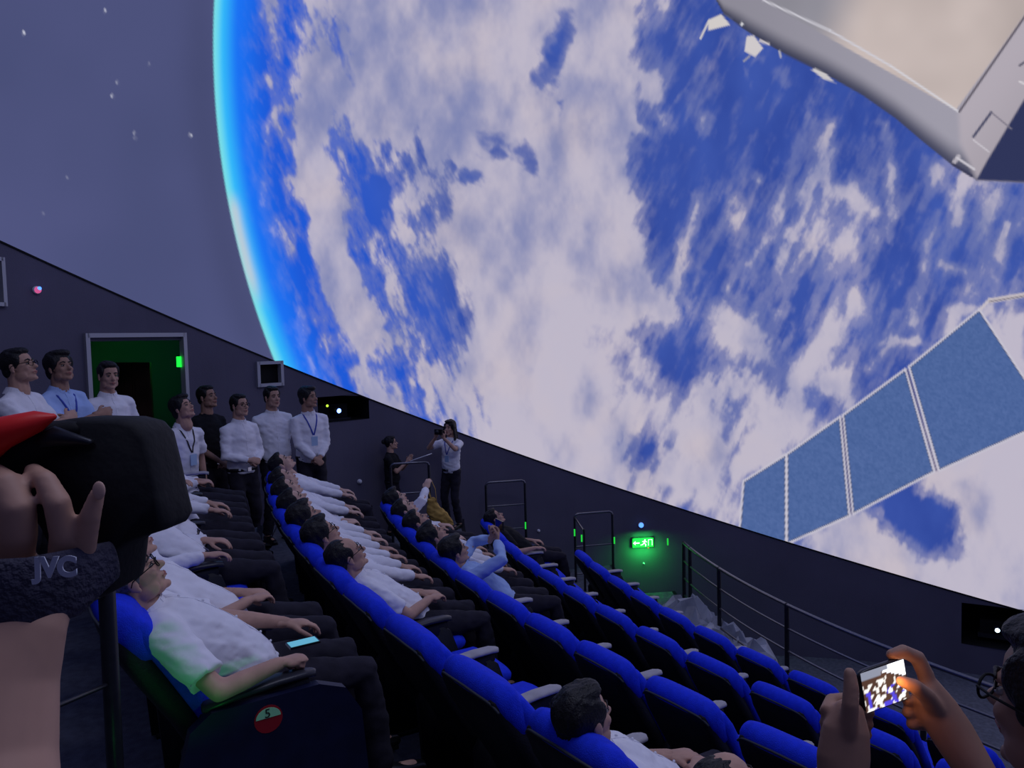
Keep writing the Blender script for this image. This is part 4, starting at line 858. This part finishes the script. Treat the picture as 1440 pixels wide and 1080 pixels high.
for a, b, r in (((.03, .03), (.015, -.005), .013), ((.025, .025), (.06, .012), .007), ((.025, .025), (-.01, .022), .007), ((.015, -.005), (.045, -.028), .008), ((.045, -.028), (.04, -.055), .007), ((.015, -.005), (-.012, -.03), .008), ((-.012, -.03), (-.04, -.035), .007)):
    m.tube([R_@V(a[0], -.026, a[1]), R_@V(b[0], -.026, b[1])], [r, r], n=6)
m.build('running_figure', MT['g_white'], e)
m = MB()
for c in ((.088, 0, .004, .05), (.15, 0, .004, .05), (.119, .048, .034, .004)): wb(m, c[0], c[1], c[2], c[3], -.025, .002)
m.build('doorway_symbol', MT['g_white'], e, smooth=False)
gl = lamp('exit_glow', 'AREA', P_-R_.col[1]*.12+V(0, 0, -.02), 5.5, (.03, 1, .12), .3, (R_@Matrix.Rotation(math.radians(55), 3, 'X')).to_euler())
def bulb(label, px, py, mname, r, cat='lamp', out=.02, extra=None):
    P, R = wallpt(px, py, out); e = empty('wall_light' if 'g_' in mname else 'wall_button', P); tag(e, label, cat)
    m = MB(); m.tube([R@V(0, .03, 0), R@V(0, -.005, 0)], [r*1.15]*2, n=18, round_=False); m.build('base_ring', MT['ball'], e)
    m = MB(); m.ell(R@V(0, -.01, 0), (r, r, r), nu=14); m.build('dome_cover', MT[mname], e)
    if extra: m = MB(); m.ell(R@V(*extra[1]), (extra[2],)*3); m.build('indicator', MT[extra[0]], e)
bulb('blue glowing wall light above the green exit sign', 901, 738, 'g_led', .04)
bulb('small red indicator light under the right end of the exit sign', 911, 769, 'g_red', .014)
bulb('small round wall lamp showing blue and pink, far left', 50, 408, 'g_pink', .032, extra=('g_led', (0, -.035, .014), .018))
bulb('white round button low on the wall near the ends of the second-highest row', 505, 677, 'ball', .028, 'button')
bulb('white round button low on the wall between the two guard rails', 757, 746, 'ball', .02, 'button')
bulb('small grey round button on the wall below the exit sign', 905, 792, 'ball', .014, 'button')
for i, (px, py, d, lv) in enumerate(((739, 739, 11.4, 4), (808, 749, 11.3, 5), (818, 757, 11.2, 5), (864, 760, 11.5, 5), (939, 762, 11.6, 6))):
    p = at(px, py, d); m = MB(); m.box((0, 0, 0), (.010, .010, .05)); o = m.build('glow_strip', MT['g_gdim'], None, smooth=False, loc=p); tag(o, ('thin glowing green strip on the post %s' % ('right of the middle guard rail', 'at the left of the double guard rail', 'on the return post of the double guard rail', 'right of the double guard rail', 'at the far end of the front railing')[i]), 'light strip')  # each strip emits its green itself
# crumpled sheets behind the railing
for i, (px, py, sx, sy, sz, sd) in enumerate(((966, 838, .30, .28, .22, 3), (1003, 868, .32, .26, .26, 8), (1046, 892, .30, .26, .20, 14))):
    p = at(px, py, (9.9, 9.3, 8.9)[i]); p.z = EZ+FL[7]; hh = at(px, py, (9.9, 9.3, 8.9)[i]).z-p.z
    p = at(px, py, 11.0-.4*i); hh = max(.3, p.z-(EZ+FL[7])-.22); p.z = EZ+FL[7]; g = np.random.default_rng(sd); m = MB(); N_ = 18; rs = []
    for k, (zz, q) in enumerate(((0, 1.1), (.3, 1.15), (.6, 1.05), (.82, .95), (.95, .7), (1.0, .3))):
        rs.append([V(sx*1.3*q*math.cos(2*math.pi*t/N_)*(1+.25*g.random()), sy*1.3*q*math.sin(2*math.pi*t/N_)*(1+.25*g.random()), (hh+.12)*zz+.26*(g.random()-.5)*(zz > 0))  for t in range(N_)])
    m.rings(rs); o = m.build('crumpled_sheet', MT['sheet'], None, smooth=False, loc=p); tag(o, ('crumpled grey plastic sheet in the pit, %s behind the railing' % ('farthest', 'middle one', 'nearest')[i]), 'sheet', 'crumpled sheets in the pit')
# ------------------------------------------------------------------ foreground: camcorder in a raised hand, lower left
D0 = .44
cc = at(150, 675, D0); Rc = Matrix((rt.normalized(), fw, up.normalized())).transposed(); px1 = D0/FPX
def L(px, py, dz=0): return Vector(((px-150)*px1, dz, (675-py)*px1))     # offsets around the camcorder's own centre
camc = empty('camcorder', cc); camc.rotation_euler = Rc.to_euler(); tag(camc, 'black camcorder with a red stripe held up in a hand at the left edge', 'camera')
m = MB()
out = [(40,598),(88,590),(110,587),(170,588),(194,594),(208,610),(218,650),(229,700),(237,733),(230,746),(205,754),(180,764),(166,776),(160,830),(140,842),(110,840),(90,800),(60,740),(30,700),(10,650),(12,615)]
o_ = [L(*p) for p in out]; c0 = sum(o_, Vector())/len(o_); rr = []
for y, k in ((-.006, .93), (-.002, .975), (.004, 1.0), (.030, 1.0), (.036, .97), (.040, .9)): rr.append([Vector((c0.x+(p.x-c0.x)*k, y, c0.z+(p.z-c0.z)*k)) for p in o_])
m.rings(rr[::-1]); mk('body', m.mesh('body'), MT['cam'], camc)
m = MB(); m.tube([L(-40, 660, -.02), L(0, 628, -.024), L(40, 605, -.022), L(78, 590, -.016), L(92, 585, -.012)], [(.011, .014), (.013, .012), (.009, .010), (.006, .008), (.002, .003)], side=(0, 0, 1), n=16); m.build('red_trim', MT['red'], camc)
m = MB(); m.tube([L(-60, 650, .0), L(0, 640, .0), L(50, 625, .0), L(110, 605, .0)], [(.016, .018), (.017, .018), (.014, .016), (.006, .01)], side=(0, 0, 1), n=14); m.build('top_housing', MT['cam'], camc)
m = MB(); m.tube([L(58, 622, -.008), L(95, 612, -.012), L(140, 620, -.010)], [(.004, .004), (.006, .005), (.002, .003)], side=(0, 0, 1), n=12); m.build('zoom_rocker', MT['metal'], camc)
m = MB(); m.tube([L(-70, 812, -.040), L(0, 808, -.050), L(60, 806, -.052), L(112, 806, -.046), L(146, 800, -.030), L(166, 785, -.008)], [(.0205, .004), (.0200, .004), (.0195, .004), (.0195, .004), (.0185, .004), (.012, .004)], side=(0, 0, 1), n=16); stp = m.build('grip_strap', MT['strap'], camc)
kk = (D0-.057)/D0
tx = text('brand_lettering', 'JVC', 38*px1*kk, MT['logo'], stp, Vector(((49-720)*px1*kk-(150-720)*px1, -.0572, (540-811)*px1*kk-(540-675)*px1)), Euler((math.radians(90), math.radians(-2), 0)), .0004, .0007)
# the hand and the forearm, one continuous surface (radii in picture widths at this distance)
m = MB(); w1 = px1*.93
def F(px, py, dy): k = (D0+dy)/D0; return Vector(((px-720)*px1*k-(150-720)*px1, dy, (540-py)*px1*k-(540-675)*px1))
m.tube([F(-60, 1400, -.10), F(-52, 1200, -.08), F(-44, 1080, -.06), F(-30, 960, -.045), F(-2, 870, -.035), F(26, 830, -.024), F(36, 806, -.016)], [(118*w1, 90*w1), (114*w1, 88*w1), (108*w1, 80*w1), (104*w1, 70*w1), (98*w1, 46*w1), (84*w1, 34*w1), (74*w1, 24*w1)], side=(1, 0, 0), n=24)
m.tube([F(16, 815, -.016), F(24, 750, -.030), F(23, 712, -.034), F(8, 684, -.032), F(-14, 668, -.022), F(-40, 670, -.010)], [26*w1, 26*w1, 25*w1, 23*w1, 20*w1, 18*w1], n=16)
m.tube([F(84, 815, -.014), F(90, 752, -.026), F(80, 706, -.031), F(64, 676, -.028), F(46, 662, -.018)], [19*w1, 19*w1, 18*w1, 15*w1, 12*w1], n=16)
m.tube([F(112, 822, -.012), F(120, 765, -.022), F(128, 722, -.028), F(137, 694, -.029)], [17*w1, 15.5*w1, 14*w1, 10.5*w1], n=14)
m.tube([F(-50, 815, -.018), F(-40, 740, -.034), F(-40, 700, -.036), F(-55, 680, -.03)], [30*w1, 30*w1, 27*w1, 22*w1], n=16)
hm = remesh(m, .0020, 2, .5); hc = mk('person', hm, MT['skin']); hc.location = cc; hc.rotation_euler = Rc.to_euler(); tag(hc, 'raised bare forearm and hand gripping the camcorder by its strap', 'person')
m = MB(); m.ell(F(139, 690, -.034), (.0035, .0015, .005)); m.build('fingernail', MT['skin_pale'], hc)
# dark handrail beside the steps at the lower left
hrl = empty('step_handrail', at(110, 980, 2.0)); tag(hrl, 'dark handrail with faint blue sheen at the lower left, behind the raised arm', 'railing')
q = lambda px, py, d: at(px, py, d)-hrl.location
bar('rail', [q(40, 1010, 1.9), q(148, 964, 2.3)], .007, MT['metal'], hrl); bar('rail', [q(40, 880, 1.9), q(146, 836, 2.3)], .007, MT['metal'], hrl)
pz = at(150, 900, 2.32); bar('post', [V(pz.x, pz.y, EZ+FL[1])-hrl.location, q(150, 830, 2.32)], .025, MT['metal'], hrl)
# ------------------------------------------------------------------ foreground: man filming with a phone, lower right
DM = 1.02
hcen = at(1503, 1000, DM+.05); facing = Vector((-.38, .92, 0)).normalized(); yawm = math.atan2(facing.y, facing.x)
Jm = pose_std('phone'); Rm_ = Matrix.Rotation(yawm, 3, 'Z'); locm = hcen-Rm_@Jm['head']; inv = Rm_.inverted()
lw = at(1185, 1150, .98); rw = at(1395, 1125, 1.0)
Jm['wr'] = [inv@(lw-locm), inv@(rw-locm)]; Jm['hint'] = (-.2, .25, -1)
Pq = lambda L: [at(*p) for p in L]; u1 = 1/FPX
ml = MB()                      # hand on the left of the phone, thumb side towards the lens
ml.tube(Pq([(1183, 1175, .98), (1184, 1110, .985), (1186, 1065, .99), (1190, 1025, .995), (1194, 1000, 1.0)]), [(34*u1, 30*u1), (33*u1, 26*u1), (37*u1, 22*u1), (33*u1, 19*u1), (22*u1, 15*u1)], side=rt, n=18)
ml.tube(Pq([(1192, 1030, .985), (1196, 990, .98), (1197, 965, .985), (1195, 947, .99)]), [13*u1, 11.5*u1, 10.5*u1, 8.5*u1], n=12)
for yy_, L_ in ((1000, 1), (1016, 1), (1032, .95), (1047, .85)):
    ml.tube(Pq([(1180, yy_+12, 1.0), (1163, yy_, 1.01), (1170, yy_-14, 1.03), (1196, yy_-17, 1.045), (1196+26*L_, yy_-14, 1.045)]), [11*u1, 11.5*u1, 11*u1, 10*u1, 8.5*u1], n=12)
mr = MB()                      # hand on the right: index finger arched over the top edge, thumb on the screen
mr.tube(Pq([(1400, 1150, 1.0), (1372, 1085, 1.01), (1340, 1032, 1.02), (1318, 998, 1.025), (1304, 970, 1.03)]), [(30*u1, 30*u1), (27*u1, 25*u1), (31*u1, 20*u1), (30*u1, 17*u1), (22*u1, 14*u1)], side=rt, n=18)
mr.tube(Pq([(1308, 985, 1.03), (1302, 950, 1.035), (1290, 925, 1.035), (1270, 916, 1.03), (1254, 921, 1.03)]), [13*u1, 12*u1, 11.5*u1, 10.5*u1, 8.5*u1], n=12)
mr.tube(Pq([(1318, 1000, 1.02), (1302, 978, 1.005), (1286, 965, .995), (1268, 958, .995)]), [14*u1, 12*u1, 10.5*u1, 8*u1], n=12)
for k_, (a_, b_2) in enumerate((((1312, 990), (1284, 985)), ((1318, 1006), (1284, 1002)), ((1326, 1020), (1290, 1018)))):
    mr.tube(Pq([(a_[0]+8, a_[1]+4, 1.03), (a_[0]-6, a_[1]-6, 1.045), (a_[0]-22, a_[1]-2, 1.045), (b_2[0]-8, b_2[1], 1.03)]), [11.5*u1, 11.5*u1, 10.5*u1, 8.5*u1], n=12)
Mi = (Matrix.Translation(locm)@Matrix.Rotation(yawm, 4, 'Z')).inverted()
ext_ = [(remesh(q_, .0030, 3, .5), Mi) for q_ in (ml, mr)]
fm = person('black-haired man with glasses at the right edge filming with a glowing phone', locm, yawm, 'filming', Jm, hair='short', near=True, glasses=True, tilt=-.02, look=.0, skin='skin_dark', top='black_cloth', trousers='trouser', extra=ext_)
wb_ = MB(); wb_.tube(Pq([(1184, 1098, .985), (1184, 1088, .985)]), [(36*u1, 28*u1)]*2, side=rt, n=20, round_=False); wt = wb_.mesh('watch'); wt.transform(Mi); mk('watch', wt, MT['chrome'], fm)
Rp = rotm(at(1278, 945, 1.02)-at(1205, 968, 1.02), (0, 0, 1)); 
ux = (at(1272, 929, 1.03)-at(1204, 952, 1.0)).normalized(); uz = (at(1207, 953, 1.0)-at(1218, 998, 1.0)).normalized(); uy = ux.cross(uz).normalized()
Rp = Matrix((ux, -uy, uz)).transposed(); Rp = Matrix((ux, uz.cross(ux).normalized(), uz)).transposed()
pe = empty('smartphone', at(1241, 963, 1.015)); pe.rotation_euler = Rp.to_euler(); tag(pe, 'smartphone with a bright screen held up by the man at the right edge', 'phone')
m = MB(); wp_, hp_ = .0375, .0255
rs = []
for y, k in ((-.004, .96), (-.003, 1), (.003, 1), (.004, .96)):
    rs.append([V(math.copysign(abs(math.cos(a))**.35, math.cos(a))*(wp_+.003)*k, y, math.copysign(abs(math.sin(a))**.35, math.sin(a))*(hp_+.002)*k) for a in [2*math.pi*t/32 for t in range(32)]])
m.rings(rs); m.build('case', MT['phone'], pe)
nx, nzv = 30, 22; vs = [V(-wp_+2*wp_*i/nx, -.0046, -hp_+2*hp_*j/nzv) for j in range(nzv+1) for i in range(nx+1)]
fs = [(j*(nx+1)+i, j*(nx+1)+i+1, (j+1)*(nx+1)+i+1, (j+1)*(nx+1)+i) for j in range(nzv) for i in range(nx)]
me = bpy.data.meshes.new('screen'); me.from_pydata([tuple(v) for v in vs], [], fs)
U, Vv = np.array([v.x for v in vs])/wp_*.5+.5, np.array([v.z for v in vs])/hp_*.5+.5
nq = Noise(21); g = nq.fbm(U*11+3, Vv*8+3, 3); g2 = nq.fbm(U*9+30, Vv*6+30, 2)
c = np.zeros((len(vs), 3))+np.array(lin(70, 48, 38)); c = np.where((g > .61)[:, None], np.array([.75, .72, .68]), c); c = np.where(((g2 > .64) & (Vv < .5))[:, None], np.array(lin(70, 60, 190)), c)
white = (Vv > .60+.95*(1-U)*.55) & (U > .45) & (Vv > .42); c = np.where(white[:, None], np.array([1.3, 1.35, 1.45]), c); c = np.where(((U < .45) & (Vv > .80) | (U < .62) & (Vv > .9))[:, None], np.array(lin(120, 125, 140)), c)
for bx, by, br in ((.30, .22, .10), (.88, .12, .075), (.47, .45, .07), (.60, .35, .06)): c = np.where((np.hypot((U-bx)*1.4, Vv-by) < br)[:, None], np.array([1.0, .97, .92]), c)
at2 = me.color_attributes.new('film', 'FLOAT_COLOR', 'POINT'); rgba = np.ones((len(vs), 4), np.float32); rgba[:, :3] = c; at2.data.foreach_set('color', rgba.ravel())
ms = bpy.data.materials.new('phone_picture'); ms.use_nodes = True; b_ = ms.node_tree.nodes['Principled BSDF']; b_.inputs['Base Color'].default_value = (.01, .01, .01, 1)
an = ms.node_tree.nodes.new('ShaderNodeAttribute'); an.attribute_name = 'film'; ms.node_tree.links.new(an.outputs['Color'], b_.inputs['Emission Color']); b_.inputs['Emission Strength'].default_value = 1.5
sc_ = mk('screen', me, ms, pe); sc_['label'] = 'bright screen showing the audience and the white dome'
lamp('phone_hand_fill', 'AREA', at(1262, 962, .985), .022, (1, .42, .12), .03, (at(1300, 965, 1.02)-at(1262, 962, .985)).to_track_quat('-Z', 'Y').to_euler())  # added warm lamp in front of the screen, tints the right hand
m = MB(); m.ell((wp_*.72, -.0055, -.002), (.0042, .0006, .0042)); m.build('shutter_button', MT['ball'], pe)
# pale phone glow: the small screen lying on the grey-haired man's lap
e_, p_, y_ = SEATS[(1, n1)]; m = MB(); m.box((0, 0, 0), (.060, .032, .004)); ph = m.build('smartphone', MT['phone'], None, smooth=False, loc=p_+Matrix.Rotation(y_, 3, 'Z')@V(.66, -.10, .672)); ph.rotation_euler = (0, .0, y_); tag(ph, 'small phone with a teal screen on the grey-haired man\'s thigh', 'phone')
m = MB(); m.box((0, 0, .0045), (.055, .028, .0008)); m.build('screen', MT['phone_teal'], ph, smooth=False)
# green step light low beside the first seat (it tints the grey-haired man's sleeve)
slp = V(p_.x+.55, p_.y-1.15, EZ+FL[1]+.35)
sl = empty('step_light', slp); tag(sl, 'green step light low beside the nearest seat of the highest row', 'light'); m = MB(); m.box((0, 0, 0), (.08, .03, .05)); m.build('housing', MT['metal'], sl, smooth=False); m = MB(); m.box((-.0, .031, 0), (.065, .003, .035)); m.build('diffuser', MT['g_green'], sl, smooth=False)
m = MB(); m.box((0, -.005, -.20), (.02, .02, .155)); m.build('stem', MT['metal'], sl, smooth=False)
tgt = grandpa.matrix_basis@V(.30, -.24, .72); sg = lamp('step_glow', 'SPOT', slp+V(0, .05, .08), 5, (.03, 1, .12), .04, (tgt-slp).to_track_quat('-Z', 'Y').to_euler(), math.radians(30))
